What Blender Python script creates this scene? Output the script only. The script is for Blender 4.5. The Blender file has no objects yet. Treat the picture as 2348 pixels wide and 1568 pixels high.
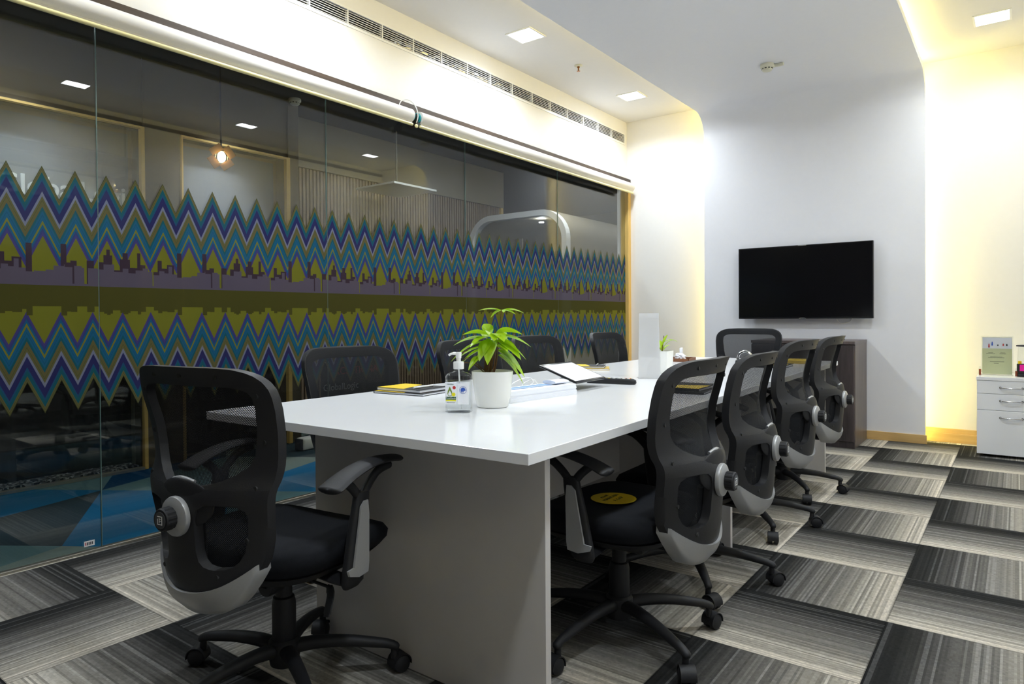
import bpy, bmesh, math, random
from mathutils import Vector, Matrix, Euler
C = bpy.context.scene.collection
R = math.radians
# ------------------------------------------------------------------ camera, world, exposure
W, H, F = 2348, 1568, 1555.23
cy, cp, cr = R(37.6208), R(-0.6133), R(-0.4128)
fw = Vector((-math.sin(cy)*math.cos(cp), math.cos(cy)*math.cos(cp), math.sin(cp)))
rt = Vector((math.cos(cy), math.sin(cy), 0)); up = rt.cross(fw)
rt = rt*math.cos(cr) + up*math.sin(cr); up = rt.cross(fw)
cam = bpy.data.cameras.new('camera'); camo = bpy.data.objects.new('camera', cam); C.objects.link(camo)
camo.matrix_world = Matrix(((rt.x, up.x, -fw.x, 0), (rt.y, up.y, -fw.y, 0), (rt.z, up.z, -fw.z, 1.0709), (0, 0, 0, 1)))
cam.sensor_fit = 'HORIZONTAL'; cam.sensor_width = 36; cam.lens = F/W*36
cam.shift_x = 40.12/W; cam.shift_y = -40.49/W; cam.clip_start = 0.02; cam.clip_end = 100
bpy.context.scene.camera = camo
sc = bpy.context.scene
sc.view_settings.view_transform = 'Standard'; sc.view_settings.look = 'None'; sc.view_settings.gamma = 1
sc.view_settings.use_curve_mapping = False
sc.view_settings.exposure = 1.25
wd = bpy.data.worlds.new('world'); sc.world = wd; wd.use_nodes = True
wd.node_tree.nodes['Background'].inputs[0].default_value = (0.5, 0.55, 0.6, 1)
wd.node_tree.nodes['Background'].inputs[1].default_value = 0.0
sc.cycles.use_denoising = True
sc.cycles.max_bounces = 8; sc.cycles.diffuse_bounces = 4; sc.cycles.glossy_bounces = 4
sc.cycles.transparent_max_bounces = 24; sc.cycles.transmission_bounces = 6
sc.cycles.caustics_reflective = False; sc.cycles.caustics_refractive = False
sc.cycles.sample_clamp_indirect = 4
DOWN = 9.0       # ceiling panels, radiance
STRIP_R, STRIP_L = 13.0, 3.2
CORR = 7.0

# ------------------------------------------------------------------ helpers
class NT:
    def __init__(s, name):
        s.m = bpy.data.materials.new(name); s.m.use_nodes = True; s.t = s.m.node_tree; s.t.nodes.clear()
        s.out = s.t.nodes.new('ShaderNodeOutputMaterial')
    def n(s, typ, **k):
        nd = s.t.nodes.new('ShaderNode'+typ)
        for a, v in k.items(): setattr(nd, a, v)
        return nd
    def l(s, a, b): s.t.links.new(a, b)
    def math(s, op, a, b=None, c=None, clamp=False):
        nd = s.n('Math', operation=op); nd.use_clamp = clamp
        for i, v in enumerate((a, b, c)):
            if v is None: continue
            if isinstance(v, (int, float)): nd.inputs[i].default_value = v
            else: s.l(v, nd.inputs[i])
        return nd.outputs[0]
    def mix(s, f, a, b):
        nd = s.n('Mix', data_type='RGBA')
        for sock, v in ((nd.inputs[0], f), (nd.inputs[6], a), (nd.inputs[7], b)):
            if isinstance(v, (int, float)): sock.default_value = v
            elif isinstance(v, tuple): sock.default_value = v if len(v) == 4 else (*v, 1)
            else: s.l(v, sock)
        return nd.outputs[2]
    def ramp(s, f, stops, interp='LINEAR'):
        nd = s.n('ValToRGB'); cr = nd.color_ramp; cr.interpolation = interp
        while len(cr.elements) > 1: cr.elements.remove(cr.elements[0])
        cr.elements[0].position = stops[0][0]; cr.elements[0].color = (*stops[0][1], 1)
        for p, c in stops[1:]:
            e = cr.elements.new(p); e.color = (*c, 1)
        s.l(f, nd.inputs[0]); return nd.outputs[0]
    def pos(s, kind='Object'):
        return s.n('TexCoord').outputs[kind] if kind != 'World' else s.n('NewGeometry').outputs['Position']
    def xyz(s, v):
        nd = s.n('SeparateXYZ'); s.l(v, nd.inputs[0]); return nd.outputs
    def comb(s, x, y, z):
        nd = s.n('CombineXYZ')
        for i, v in enumerate((x, y, z)):
            if isinstance(v, (int, float)): nd.inputs[i].default_value = v
            else: s.l(v, nd.inputs[i])
        return nd.outputs[0]
    def noise(s, vec, scale, detail=2, rough=.5):
        nd = s.n('TexNoise'); nd.inputs['Scale'].default_value = scale; nd.inputs['Detail'].default_value = detail
        nd.inputs['Roughness'].default_value = rough; s.l(vec, nd.inputs['Vector']); return nd.outputs['Fac']
    def white(s, vec):
        nd = s.n('TexWhiteNoise', noise_dimensions='3D'); s.l(vec, nd.inputs['Vector']); return nd.outputs['Value']
    def bsdf(s, col, rough=.5, metal=0, spec=.5, alpha=None, bump=None, bstr=.2, bdist=.002, **k):
        b = s.n('BsdfPrincipled')
        if isinstance(col, tuple): b.inputs['Base Color'].default_value = (*col[:3], 1)
        else: s.l(col, b.inputs['Base Color'])
        if isinstance(rough, (int, float)): b.inputs['Roughness'].default_value = rough
        else: s.l(rough, b.inputs['Roughness'])
        b.inputs['Metallic'].default_value = metal; b.inputs['Specular IOR Level'].default_value = spec
        for kk, v in k.items(): b.inputs[kk].default_value = v
        if bump is not None:
            bp = s.n('Bump'); bp.inputs['Strength'].default_value = bstr; bp.inputs['Distance'].default_value = bdist
            s.l(bump, bp.inputs['Height']); s.l(bp.outputs[0], b.inputs['Normal'])
        return b.outputs[0]
    def done(s, sh): s.l(sh, s.out.inputs[0]); return s.m

def srgb(h):
    v = [int(h[i:i+2], 16)/255 for i in (0, 2, 4)]
    return tuple(c/12.92 if c <= .04045 else ((c+.055)/1.055)**2.4 for c in v)
def plain(name, col, rough=.5, metal=0, spec=.5, grain=60, var=.04, bstr=.05, **k):
    """a plain coloured surface with a little procedural grain"""
    t = NT(name); p = t.pos()
    f = t.noise(p, grain, 3)
    c = t.mix(f, tuple(x*(1-var) for x in col[:3]), tuple(min(1, x*(1+var)) for x in col[:3]))
    return t.done(t.bsdf(c, rough, metal, spec, bump=f, bstr=bstr, bdist=.0008, **k))
def emis(name, col, strength):
    t = NT(name); e = t.n('Emission'); e.inputs[0].default_value = (*col, 1); e.inputs[1].default_value = strength
    return t.done(e.outputs[0])
def wood(name, c1, c2, axis=1, scale=6, rough=.45, stretch=.08):
    t = NT(name); mp = t.n('Mapping'); t.l(t.pos(), mp.inputs[0])
    sc_ = [1, 1, 1]; sc_[axis] = stretch; mp.inputs['Scale'].default_value = sc_
    f = t.noise(mp.outputs[0], scale*8, 5, .65); g = t.noise(mp.outputs[0], scale*2, 2)
    f2 = t.math('ADD', t.math('MULTIPLY', f, .65), t.math('MULTIPLY', g, .35))
    c = t.ramp(f2, [(.3, c1), (.68, c2)])
    return t.done(t.bsdf(c, rough, bump=f, bstr=.12, bdist=.001))

def obj(name, me, mat=None, parent=None, loc=None, rot=None, smooth=None):
    if isinstance(me, bmesh.types.BMesh):
        bm = me; bmesh.ops.recalc_face_normals(bm, faces=bm.faces)
        me = bpy.data.meshes.new(name); bm.to_mesh(me); bm.free()
    o = bpy.data.objects.new(name, me); C.objects.link(o)
    if mat:
        for m in (mat if isinstance(mat, (list, tuple)) else [mat]): me.materials.append(m)
    if parent: o.parent = parent
    if loc is not None: o.location = loc
    if rot is not None: o.rotation_euler = rot
    if smooth is not None:
        for p in me.polygons: p.use_smooth = True
        if smooth < 180: me.set_sharp_from_angle(angle=R(smooth))
    return o
def empty(name, loc=(0, 0, 0), rz=0):
    o = bpy.data.objects.new(name, None); C.objects.link(o); o.location = loc; o.rotation_euler = (0, 0, rz)
    o.empty_display_size = .1; return o
def tag(o, label, cat, group=None, kind=None):
    o['label'] = label; o['category'] = cat
    if group: o['group'] = group
    if kind: o['kind'] = kind
    return o
def struct(o): o['kind'] = 'structure'; return o
def box(bm, x0, x1, y0, y1, z0, z1, bev=0, seg=2, mi=0):
    r = bmesh.ops.create_cube(bm, size=1); vs = r['verts']
    for v in vs:
        v.co = Vector(((x0+x1)/2+v.co.x*(x1-x0), (y0+y1)/2+v.co.y*(y1-y0), (z0+z1)/2+v.co.z*(z1-z0)))
    fs = set(f for v in vs for f in v.link_faces)
    for f in fs: f.material_index = mi
    if bev:
        es = list(set(e for v in vs for e in v.link_edges))
        bmesh.ops.bevel(bm, geom=es, offset=bev, segments=seg, affect='EDGES', profile=.5)
    return bm
def B(*a, **k): return box(bmesh.new(), *a, **k)
def lathe(bm, prof, seg=32, cx=0, cy=0, cz=0, axis='Z', cap=True):
    rings = []
    for r, z in prof:
        ring = []
        for i in range(seg):
            a = 2*math.pi*i/seg; x, y = r*math.cos(a), r*math.sin(a)
            p = (x, y, z) if axis == 'Z' else ((x, z, y) if axis == 'Y' else (z, x, y))
            ring.append(bm.verts.new((p[0]+cx, p[1]+cy, p[2]+cz)))
        rings.append(ring)
    for a, b in zip(rings, rings[1:]):
        for i in range(seg): bm.faces.new((a[i], a[(i+1) % seg], b[(i+1) % seg], b[i]))
    if cap: bm.faces.new(rings[0]); bm.faces.new(rings[-1])
    return bm
def tube(bm, pts, rad, seg=10, flat=1.0, cap=True):
    """tube through pts; rad a number or list; flat squashes the section's vertical axis"""
    pts = [Vector(p) for p in pts]; n = len(pts)
    rad = rad if isinstance(rad, (list, tuple)) else [rad]*n
    rings = []; prev = None
    for i, p in enumerate(pts):
        d = (pts[min(i+1, n-1)]-pts[max(i-1, 0)]).normalized()
        if prev is None:
            u = d.cross(Vector((0, 0, 1)));
            if u.length < .1: u = d.cross(Vector((0, 1, 0)))
        else: u = prev-d*prev.dot(d)
        u.normalize(); prev = u; v = d.cross(u)
        rr = rad[i]; rx, ry = rr if isinstance(rr, tuple) else (rr, rr*flat)
        rings.append([bm.verts.new(p+u*rx*math.cos(2*math.pi*k/seg)+v*ry*math.sin(2*math.pi*k/seg)) for k in range(seg)])
    for a, b in zip(rings, rings[1:]):
        for i in range(seg): bm.faces.new((a[i], a[(i+1) % seg], b[(i+1) % seg], b[i]))
    if cap: bm.faces.new(rings[0]); bm.faces.new(rings[-1])
    return bm
def spline(pts, n=6):
    pts = [Vector(p) for p in pts]; out = []
    P = [pts[0]]+pts+[pts[-1]]
    for i in range(1, len(P)-2):
        for k in range(n):
            t = k/n; a, b, c, d = P[i-1], P[i], P[i+1], P[i+2]
            out.append(.5*((2*b)+(c-a)*t+(2*a-5*b+4*c-d)*t*t+(3*b-a-3*c+d)*t**3))
    out.append(pts[-1]); return out
def poly_prism(bm, pts, z0, z1):
    a = [bm.verts.new((x, y, z0)) for x, y in pts]; b = [bm.verts.new((x, y, z1)) for x, y in pts]
    bm.faces.new(a); bm.faces.new(b); n = len(pts)
    for i in range(n): bm.faces.new((a[i], a[(i+1) % n], b[(i+1) % n], b[i]))
    return bm
def text(name, s, size, mat, parent=None, loc=(0, 0, 0), rot=(0, 0, 0), align='LEFT', depth=.0006, bold=0):
    cu = bpy.data.curves.new(name, 'FONT'); cu.body = s; cu.size = size; cu.align_x = align; cu.align_y = 'CENTER'
    cu.extrude = depth; cu.offset = bold; cu.resolution_u = 3
    to = bpy.data.objects.new(name+'_t', cu); C.objects.link(to)
    me = bpy.data.meshes.new_from_object(to.evaluated_get(bpy.context.evaluated_depsgraph_get()))
    bpy.data.objects.remove(to); bpy.data.curves.remove(cu); me.name = name
    me.materials.clear()
    return obj(name, me, mat, parent, loc, rot)
def copy_tree(o, parent=None):
    c = o.copy(); C.objects.link(c); c.parent = parent
    for ch in o.children: copy_tree(ch, c)
    return c

# ------------------------------------------------------------------ materials
M = {}
M['wall'] = plain('painted_wall', srgb('ECEBEA'), .55, grain=25, var=.015, bstr=.03)
M['ceil'] = plain('ceiling_paint', srgb('E4E3E2'), .6, grain=25, var=.015, bstr=.03)
M['portal'] = plain('portal_paint', srgb('EEEFF5'), .55, grain=25, var=.015, bstr=.03)
M['lamin'] = plain('white_laminate', srgb('F1F2F4'), .18, spec=.5, grain=8, var=.02, bstr=.01)
M['lamin_grey'] = plain('grey_laminate', srgb('D6D2CF'), .4, grain=20, var=.03, bstr=.02)
M['black'] = plain('black_plastic', (.009, .009, .011), .6, grain=300, var=.1, bstr=.25)
M['dark'] = plain('charcoal_plastic', (.014, .014, .016), .5, grain=350, var=.12, bstr=.35)
M['silver'] = plain('silver_plastic', srgb('A9AAAB'), .38, metal=.25, grain=200, var=.04)
M['seat'] = plain('black_seat_fabric', (.010, .011, .014), .9, spec=.2, grain=500, var=.35, bstr=.6)
M['chrome'] = plain('chrome', srgb('C8C8C8'), .15, metal=1, grain=40, var=.02)
M['alu'] = plain('aluminium', srgb('B8B4A8'), .35, metal=.9, grain=60, var=.05)
M['white_pl'] = plain('white_plastic', srgb('F0F0EE'), .3, grain=60, var=.01)
M['pot'] = plain('white_pot', srgb('EDEDE8'), .25, grain=30, var=.015)
M['cream'] = plain('cream_plastic', srgb('E9E0A8'), .35, grain=60, var=.02)
M['fabric_w'] = plain('white_blind_fabric', srgb('DDDAD6'), .6, grain=300, var=.03, bstr=.2)
M['pine'] = wood('pale_pine', srgb('C9A266'), srgb('E0BF82'), 1, 5, .4)
M['pine_x'] = wood('pale_pine_across', srgb('C9A266'), srgb('E0BF82'), 0, 5, .4)
M['pine_z'] = wood('pale_pine_upright', srgb('C9A45A'), srgb('DDBD74'), 2, 5, .4)
M['brown'] = wood('header_wood_with_shade', srgb('30261F'), srgb('4E4038'), 1, 5, .5)  # wood tone darkened to carry the blind's shadow on the header
M['wenge'] = wood('dark_grain_laminate', srgb('2B2627'), srgb('4A4243'), 2, 7, .35, .06)
M['wenge_side'] = wood('dark_grain_laminate_side', srgb('453C3C'), srgb('6A5F5E'), 2, 7, .35, .06)
M['slat'] = wood('slatted_oak', srgb('6E5A47'), srgb('A08a70'), 2, 6, .5)
M['tvscreen'] = plain('tv_screen_glass', (.004, .004, .005), .12, grain=10, var=.02, bstr=0)
M['tvframe'] = plain('tv_black_frame', (.008, .008, .010), .25, grain=10, var=.05)
M['ink'] = plain('black_ink', (.02, .02, .02), .6)
M['white_ink'] = plain('white_lettering', srgb('E6E6E6'), .5)
M['red_ink'] = plain('red_ink', srgb('C03030'), .5)
M['blue_ink'] = plain('blue_ink', srgb('2F58B8'), .5)
M['yellow'] = plain('yellow_print', srgb('F2CE18'), .45)
M['gold'] = plain('mustard_cover', srgb('C9A93A'), .45)
M['magenta'] = plain('magenta_print', srgb('E0189A'), .45)
M['paper'] = plain('white_paper', srgb('EEF0F6'), .7, grain=80, var=.01)
M['paleblue'] = plain('blue_print_patch', srgb('8FB4EA'), .6)
M['cardgreen'] = plain('pale_green_card', srgb('DDE0B0'), .5)
M['soil'] = plain('dark_soil', srgb('3A2A1E'), .95, grain=80, var=.4, bstr=1)
M['twig'] = plain('brown_twig', srgb('6E4E2C'), .8, grain=80, var=.3, bstr=.5)
M['lamp'] = emis('downlight_panel', (.90, .96, 1.0), DOWN)
M['strip_r'] = emis('led_strip_warm_yellow', (1.0, .80, .20), STRIP_R)
M['strip_l'] = emis('led_strip_soft_yellow', (1.0, .76, .18), STRIP_L)
M['clamp'] = emis('beyond_glass_emission', (.9, .97, 1.0), CORR*5)
M['bulb'] = emis('filament_bulb', (1.0, .72, .30), 60)
M['corr_wall'] = plain('corridor_wall', srgb('8C8270'), .7, grain=40, var=.05)
M['corr_ceil'] = plain('corridor_ceiling', srgb('4A4C50'), .8, grain=40, var=.05)
M['greyfab'] = plain('grey_fabric_panel', srgb('7E8288'), .9, grain=300, var=.08, bstr=.3)
M['pebble'] = None

def carpet():
    t = NT('striped_carpet_tiles'); x, y, z = t.xyz(t.pos('World'))
    u = t.math('DIVIDE', t.math('ADD', x, .3604), .5); v = t.math('DIVIDE', t.math('SUBTRACT', y, 5.6925), .5)
    fu, fv, iu, iv = t.math('FRACT', u), t.math('FRACT', v), t.math('FLOOR', u), t.math('FLOOR', v)
    par = t.math('MODULO', t.math('ABSOLUTE', t.math('ADD', iu, iv)), 2)      # 1 -> stripes run along Y
    par = t.math('GREATER_THAN', par, .5)
    h = t.math('SUBTRACT', 1.0, fv)
    tt = t.math('ADD', t.math('MULTIPLY', par, fu), t.math('MULTIPLY', t.math('SUBTRACT', 1.0, par), h))
    al = t.math('ADD', t.math('MULTIPLY', par, y), t.math('MULTIPLY', t.math('SUBTRACT', 1.0, par), x))
    th = t.math('FLOOR', t.math('MULTIPLY', tt, 72))
    rnd = t.white(t.comb(th, iu, iv))
    th2 = t.math('FLOOR', t.math('MULTIPLY', tt, 72))
    brk = t.noise(t.comb(t.math('MULTIPLY', th2, 3.7), t.math('MULTIPLY', al, 60), t.math('MULTIPLY', iu, 5.3)), 1.0, 2, .7)
    base = t.ramp(tt, [(0, (.022,)*3), (.16, (.026, .026, .025)), (.30, (.085, .082, .077)), (.60, (.21, .20, .18)), (.8, (.37, .345, .295)), (1, (.57, .52, .44))])
    bw = t.math('MULTIPLY', tt, .9)
    k = t.math('ADD', .62, t.math('MULTIPLY', rnd, .65)); k = t.math('MULTIPLY', k, t.math('ADD', .55, t.math('MULTIPLY', brk, .9)))
    fine = t.noise(t.pos('World'), 900, 2, .7)
    k = t.math('MULTIPLY', k, t.math('ADD', .72, t.math('MULTIPLY', fine, .6)))
    # bright lone threads
    br = t.math('MULTIPLY', t.math('GREATER_THAN', rnd, .86), t.math('MULTIPLY', brk, .08))
    # tile seam
    e = t.math('MINIMUM', t.math('MINIMUM', fu, t.math('SUBTRACT', 1.0, fu)), t.math('MINIMUM', fv, t.math('SUBTRACT', 1.0, fv)))
    seam = t.math('ADD', .55, t.math('MULTIPLY', t.math('GREATER_THAN', e, .006), .45))
    k = t.math('MULTIPLY', k, seam)
    mul = t.n('VectorMath', operation='SCALE'); t.l(base, mul.inputs[0]); t.l(k, mul.inputs['Scale'])
    add = t.n('VectorMath', operation='ADD'); t.l(mul.outputs[0], add.inputs[0]); t.l(t.comb(br, br, br), add.inputs[1])
    hgt = t.math('ADD', t.math('MULTIPLY', fine, .6), t.math('MULTIPLY', brk, .6))
    return t.done(t.bsdf(add.outputs[0], .95, spec=.1, bump=hgt, bstr=.6, bdist=.003))
M['carpet'] = carpet()

def corridor_carpet():
    t = NT('triangle_carpet'); x, y, z = t.xyz(t.pos('World'))
    a = t.math('ADD', t.math('MULTIPLY', x, 1.25), t.math('MULTIPLY', y, .38)); b = t.math('SUBTRACT', t.math('MULTIPLY', y, .8), t.math('MULTIPLY', x, .55))
    ia, ib, fa, fb = t.math('FLOOR', a), t.math('FLOOR', b), t.math('FRACT', a), t.math('FRACT', b)
    tri = t.math('GREATER_THAN', t.math('ADD', fa, fb), 1.0)
    r = t.white(t.comb(ia, ib, tri))
    c = t.ramp(r, [(0, srgb('0E3F63')), (.22, srgb('1C6C96')), (.42, srgb('5F7F82')), (.58, srgb('33434A')), (.74, srgb('7E8C84')), (.88, srgb('12486E'))], 'CONSTANT')
    f = t.noise(t.pos('World'), 500, 3)
    cc = t.mix(f, (0.5, .5, .5), (1, 1, 1)); mx = t.n('Mix', data_type='RGBA', blend_type='MULTIPLY'); mx.inputs[0].default_value = 1
    t.l(c, mx.inputs[6]); t.l(cc, mx.inputs[7])
    return t.done(t.bsdf(mx.outputs[2], .95, spec=.1, bump=f, bstr=.5, bdist=.003))
M['tri'] = corridor_carpet()

def film():
    """printed translucent vinyl: zigzag bands mirrored about a skyline"""
    t = NT('printed_window_film'); x, y, z = t.xyz(t.pos('World'))
    P, Y0, ZT, A, ZM = .1325, 1.0185, 1.748, .140, 1.205
    wave = t.math('MULTIPLY', t.math('PINGPONG', t.math('DIVIDE', t.math('SUBTRACT', y, Y0), P), .5), 2*A)
    upz = t.math('GREATER_THAN', z, ZM)
    ywave = t.math('MULTIPLY', t.math('PINGPONG', t.math('DIVIDE', t.math('SUBTRACT', y, Y0+P/2), P), .5), 2*A)
    # upper: peaks point up at Y0; lower is the mirror image shifted half a period
    du = t.math('SUBTRACT', ZT, t.math('ADD', z, wave))
    wl = t.math('SUBTRACT', A, ywave)
    zl = t.math('SUBTRACT', 2*ZM, z)
    dl = t.math('SUBTRACT', ZT, t.math('ADD', zl, wave))
    d = t.math('ADD', t.math('MULTIPLY', upz, du), t.math('MULTIPLY', t.math('SUBTRACT', 1.0, upz), dl))
    kh, tl, nv, gw, bl, yl, pu, ol = map(srgb, ('7C774C', '2C6E78', '3E3E72', '9296AC', '2C7398', '94923A', '465290', '8E8E34'))
    dk = srgb('5E5F3A')
    S = lambda v: v/.4
    band = t.ramp(t.math('DIVIDE', d, .4, clamp=True), [(0, dk), (S(.005), kh), (S(.014), dk), (S(.017), kh), (S(.028), tl), (S(.052), srgb('33648A')), (S(.066), nv), (S(.112), gw), (S(.132), kh),
        (S(.150), dk), (S(.153), kh), (S(.172), srgb('8C7448')), (S(.178), tl), (S(.196), bl), (S(.214), srgb('2A6688')), (S(.218), bl), (S(.240), yl), (S(.256), bl), (S(.272), pu), (S(.290), srgb('5A4F90')), (S(.305), ol)], 'CONSTANT')
    sc_ = t.n('VectorMath', operation='MULTIPLY'); t.l(band, sc_.inputs[0]); sc_.inputs[1].default_value = (.80, .82, .86); band = sc_.outputs[0]
    # skyline
    per = t.math('FRACT', t.math('DIVIDE', t.math('SUBTRACT', y, 1.085), .665))
    g = lambda v: (v, v, v)
    low = [(0, .30), (.045, .34), (.05, .32), (.11, .36), (.16, .46), (.22, .50), (.225, .44), (.27, .05), (.285, .48), (.33, .44), (.345, .05), (.37, .44), (.43, .42), (.47, .55), (.52, .56), (.54, .38), (.60, .47), (.64, .36), (.69, .44), (.74, .50), (.78, .42), (.81, .05), (.82, .34), (.86, .45), (.90, .40), (.93, .58), (.96, .38)]
    tall = [(0, .95), (.035, .0), (.20, .98), (.235, .55), (.26, .60), (.30, 0), (.36, .62), (.41, 0), (.44, .60), (.47, .78), (.49, .92), (.515, .78), (.53, .42), (.58, .70), (.60, .86), (.635, .70), (.65, .50), (.70, .88), (.725, .58), (.76, 0), (.82, .42), (.85, .72), (.88, .52), (.92, .62), (.975, .3)]
    hl = t.xyz(t.ramp(per, [(p, g(v)) for p, v in low], 'CONSTANT'))[0]
    hd = t.xyz(t.ramp(per, [(p, g(v)) for p, v in tall], 'CONSTANT'))[0]
    zs = t.math('DIVIDE', t.math('SUBTRACT', z, 1.226), .19)
    isl = t.math('MULTIPLY', t.math('LESS_THAN', zs, hl), t.math('GREATER_THAN', zs, 0))
    isd = t.math('MULTIPLY', t.math('LESS_THAN', zs, hd), t.math('GREATER_THAN', zs, 0))
    col = t.mix(isd, band, srgb('4A3C48')); col = t.mix(isl, col, srgb('675F70'))
    # water below, with faint mirrored towers
    zw = t.math('DIVIDE', t.math('SUBTRACT', 1.226, z), .15)
    wat = t.math('MULTIPLY', t.math('LESS_THAN', t.math('ADD', zw, t.math('MULTIPLY', hd, -.28)), .62), t.math('GREATER_THAN', zw, 0))
    col = t.mix(wat, col, srgb('56542A'))
    inside = t.math('GREATER_THAN', d, 0)
    tr = t.n('BsdfTransparent'); t.l(t.mix(.72, (1, 1, 1), col), tr.inputs[0])
    df = t.n('BsdfDiffuse'); t.l(col, df.inputs[0]); tn = t.n('BsdfTranslucent'); t.l(col, tn.inputs[0])
    m1 = t.n('MixShader'); m1.inputs[0].default_value = .3; t.l(df.outputs[0], m1.inputs[1]); t.l(tn.outputs[0], m1.inputs[2])
    m2 = t.n('MixShader'); m2.inputs[0].default_value = .80; t.l(tr.outputs[0], m2.inputs[1]); t.l(m1.outputs[0], m2.inputs[2])
    clear = t.n('BsdfTransparent')
    m3 = t.n('MixShader'); t.l(inside, m3.inputs[0]); t.l(clear.outputs[0], m3.inputs[1]); t.l(m2.outputs[0], m3.inputs[2])
    return t.done(m3.outputs[0])
M['film'] = film()

def glass(name, tint, f0=.06, rough=0.0):
    t = NT(name); geo = t.n('NewGeometry')
    dp = t.n('VectorMath', operation='DOT_PRODUCT'); t.l(geo.outputs['Incoming'], dp.inputs[0]); t.l(geo.outputs['Normal'], dp.inputs[1])
    c = t.math('SUBTRACT', 1.0, t.math('ABSOLUTE', dp.outputs['Value'])); c5 = t.math('POWER', c, 5)
    fr = t.math('ADD', f0, t.math('MULTIPLY', c5, 1-f0))
    tr = t.n('BsdfTransparent'); tr.inputs[0].default_value = (*tint, 1)
    gl = t.n('BsdfGlossy'); gl.inputs['Roughness'].default_value = rough
    m = t.n('MixShader'); t.l(fr, m.inputs[0]); t.l(tr.outputs[0], m.inputs[1]); t.l(gl.outputs[0], m.inputs[2])
    return t.done(m.outputs[0])
M['glass'] = glass('partition_glass', (.93, .95, .95), .055)
M['clearplastic'] = glass('clear_plastic', (.965, .975, .98), .045, .02)
M['gel'] = glass('clear_gel', (.97, .98, .985), .03, .05)
M['joint'] = plain('glass_joint', srgb('5E7570'), .2, grain=20, var=.02)

def mesh_fabric():
    t = NT('black_mesh_fabric'); x, y, z = t.xyz(t.pos())
    p = .0034
    a = t.math('ABSOLUTE', t.math('SUBTRACT', t.math('FRACT', t.math('DIVIDE', t.math('ADD', x, z), p*1.414)), .5))
    b = t.math('ABSOLUTE', t.math('SUBTRACT', t.math('FRACT', t.math('DIVIDE', t.math('SUBTRACT', x, z), p*1.414)), .5))
    hole = t.math('MULTIPLY', t.math('LESS_THAN', a, .235), t.math('LESS_THAN', b, .235))
    d = t.bsdf((.018, .019, .022), .8, spec=.2); tr = t.n('BsdfTransparent')
    m = t.n('MixShader'); t.l(hole, m.inputs[0]); t.l(d, m.inputs[1]); t.l(tr.outputs[0], m.inputs[2])
    return t.done(m.outputs[0])
M['mesh'] = mesh_fabric()

def leaf_mat():
    t = NT('lime_leaf'); p = t.pos('World'); f = t.noise(p, 40, 2)
    c = t.mix(f, srgb('8CBB16'), srgb('C2E02E'))
    d = t.bsdf(c, .35, spec=.5, **{'Transmission Weight': 0.0}); tn = t.n('BsdfTranslucent'); t.l(c, tn.inputs[0])
    m = t.n('MixShader'); m.inputs[0].default_value = .35; t.l(d, m.inputs[1]); t.l(tn.outputs[0], m.inputs[2])
    return t.done(m.outputs[0])
M['leaf'] = leaf_mat()
def pebbles():
    t = NT('speckled_gravel'); v = t.n('TexVoronoi'); v.inputs['Scale'].default_value = 60; t.l(t.pos('World'), v.inputs[0])
    r = t.xyz(v.outputs['Color'])[0]
    c = t.ramp(r, [(0, (.05, .05, .06)), (.5, (.25, .25, .27)), (.8, (.7, .7, .72))], 'CONSTANT')
    return t.done(t.bsdf(c, .8, bump=v.outputs['Distance'], bstr=1, bdist=.01))
M['pebble'] = pebbles()

# ------------------------------------------------------------------ room shell
XG, XR, YB, YF, ZC, ZP = -3.39, .50, -1.6, 6.796, 3.186, 3.037
PX0, PX1, PY = -2.449, -.600, 6.583
struct(obj('floor', B(XG, XR+.1, YB, YF+.1, -.1, 0), M['carpet']))
struct(obj('ceiling', B(XG-.12, XR+.1, YB-.1, YF+.1, ZC, ZC+.1), M['ceil']))
struct(obj('wall_back', B(XG-.12, XR+.1, YF, YF+.1, 0, ZC), M['wall']))
struct(obj('wall_right', B(XR, XR+.1, YB, YF, 0, ZC), M['wall']))
struct(obj('wall_front', B(XG-.12, XR+.1, YB-.1, YB, 0, ZC), M['wenge']))
# bulkhead over the glass, with the slot of the air grille cut out (four pieces joined)
VZ0, VZ1, VY0, VY1 = 2.945, 3.045, 1.4, 6.745
bm = bmesh.new(); xb = XG-.12
for a in ((YB, YF, 2.56, VZ0), (YB, YF, VZ1, ZC), (YB, VY0, VZ0, VZ1), (VY1, YF, VZ0, VZ1)): box(bm, xb, XG, *a)
struct(obj('wall_left', bm, M['wall']))
struct(obj('trim_1', B(XG-.05, XG+.045, YB, YF, 2.475, 2.56, .003), M['brown']))         # header rail of the glazing
struct(obj('trim_2', B(XG-.05, XG+.045, 6.735, YF, 0, 2.475, .003), M['pine_z']))          # end post of the glazing
struct(obj('trim_3', B(XG-.012, XG+.018, YB, 6.735, 0, .012, .002), M['alu']))             # floor channel
struct(obj('trim_4', B(.485, XR, YB, YF, 3.10, 3.135), M['ink']))
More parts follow.
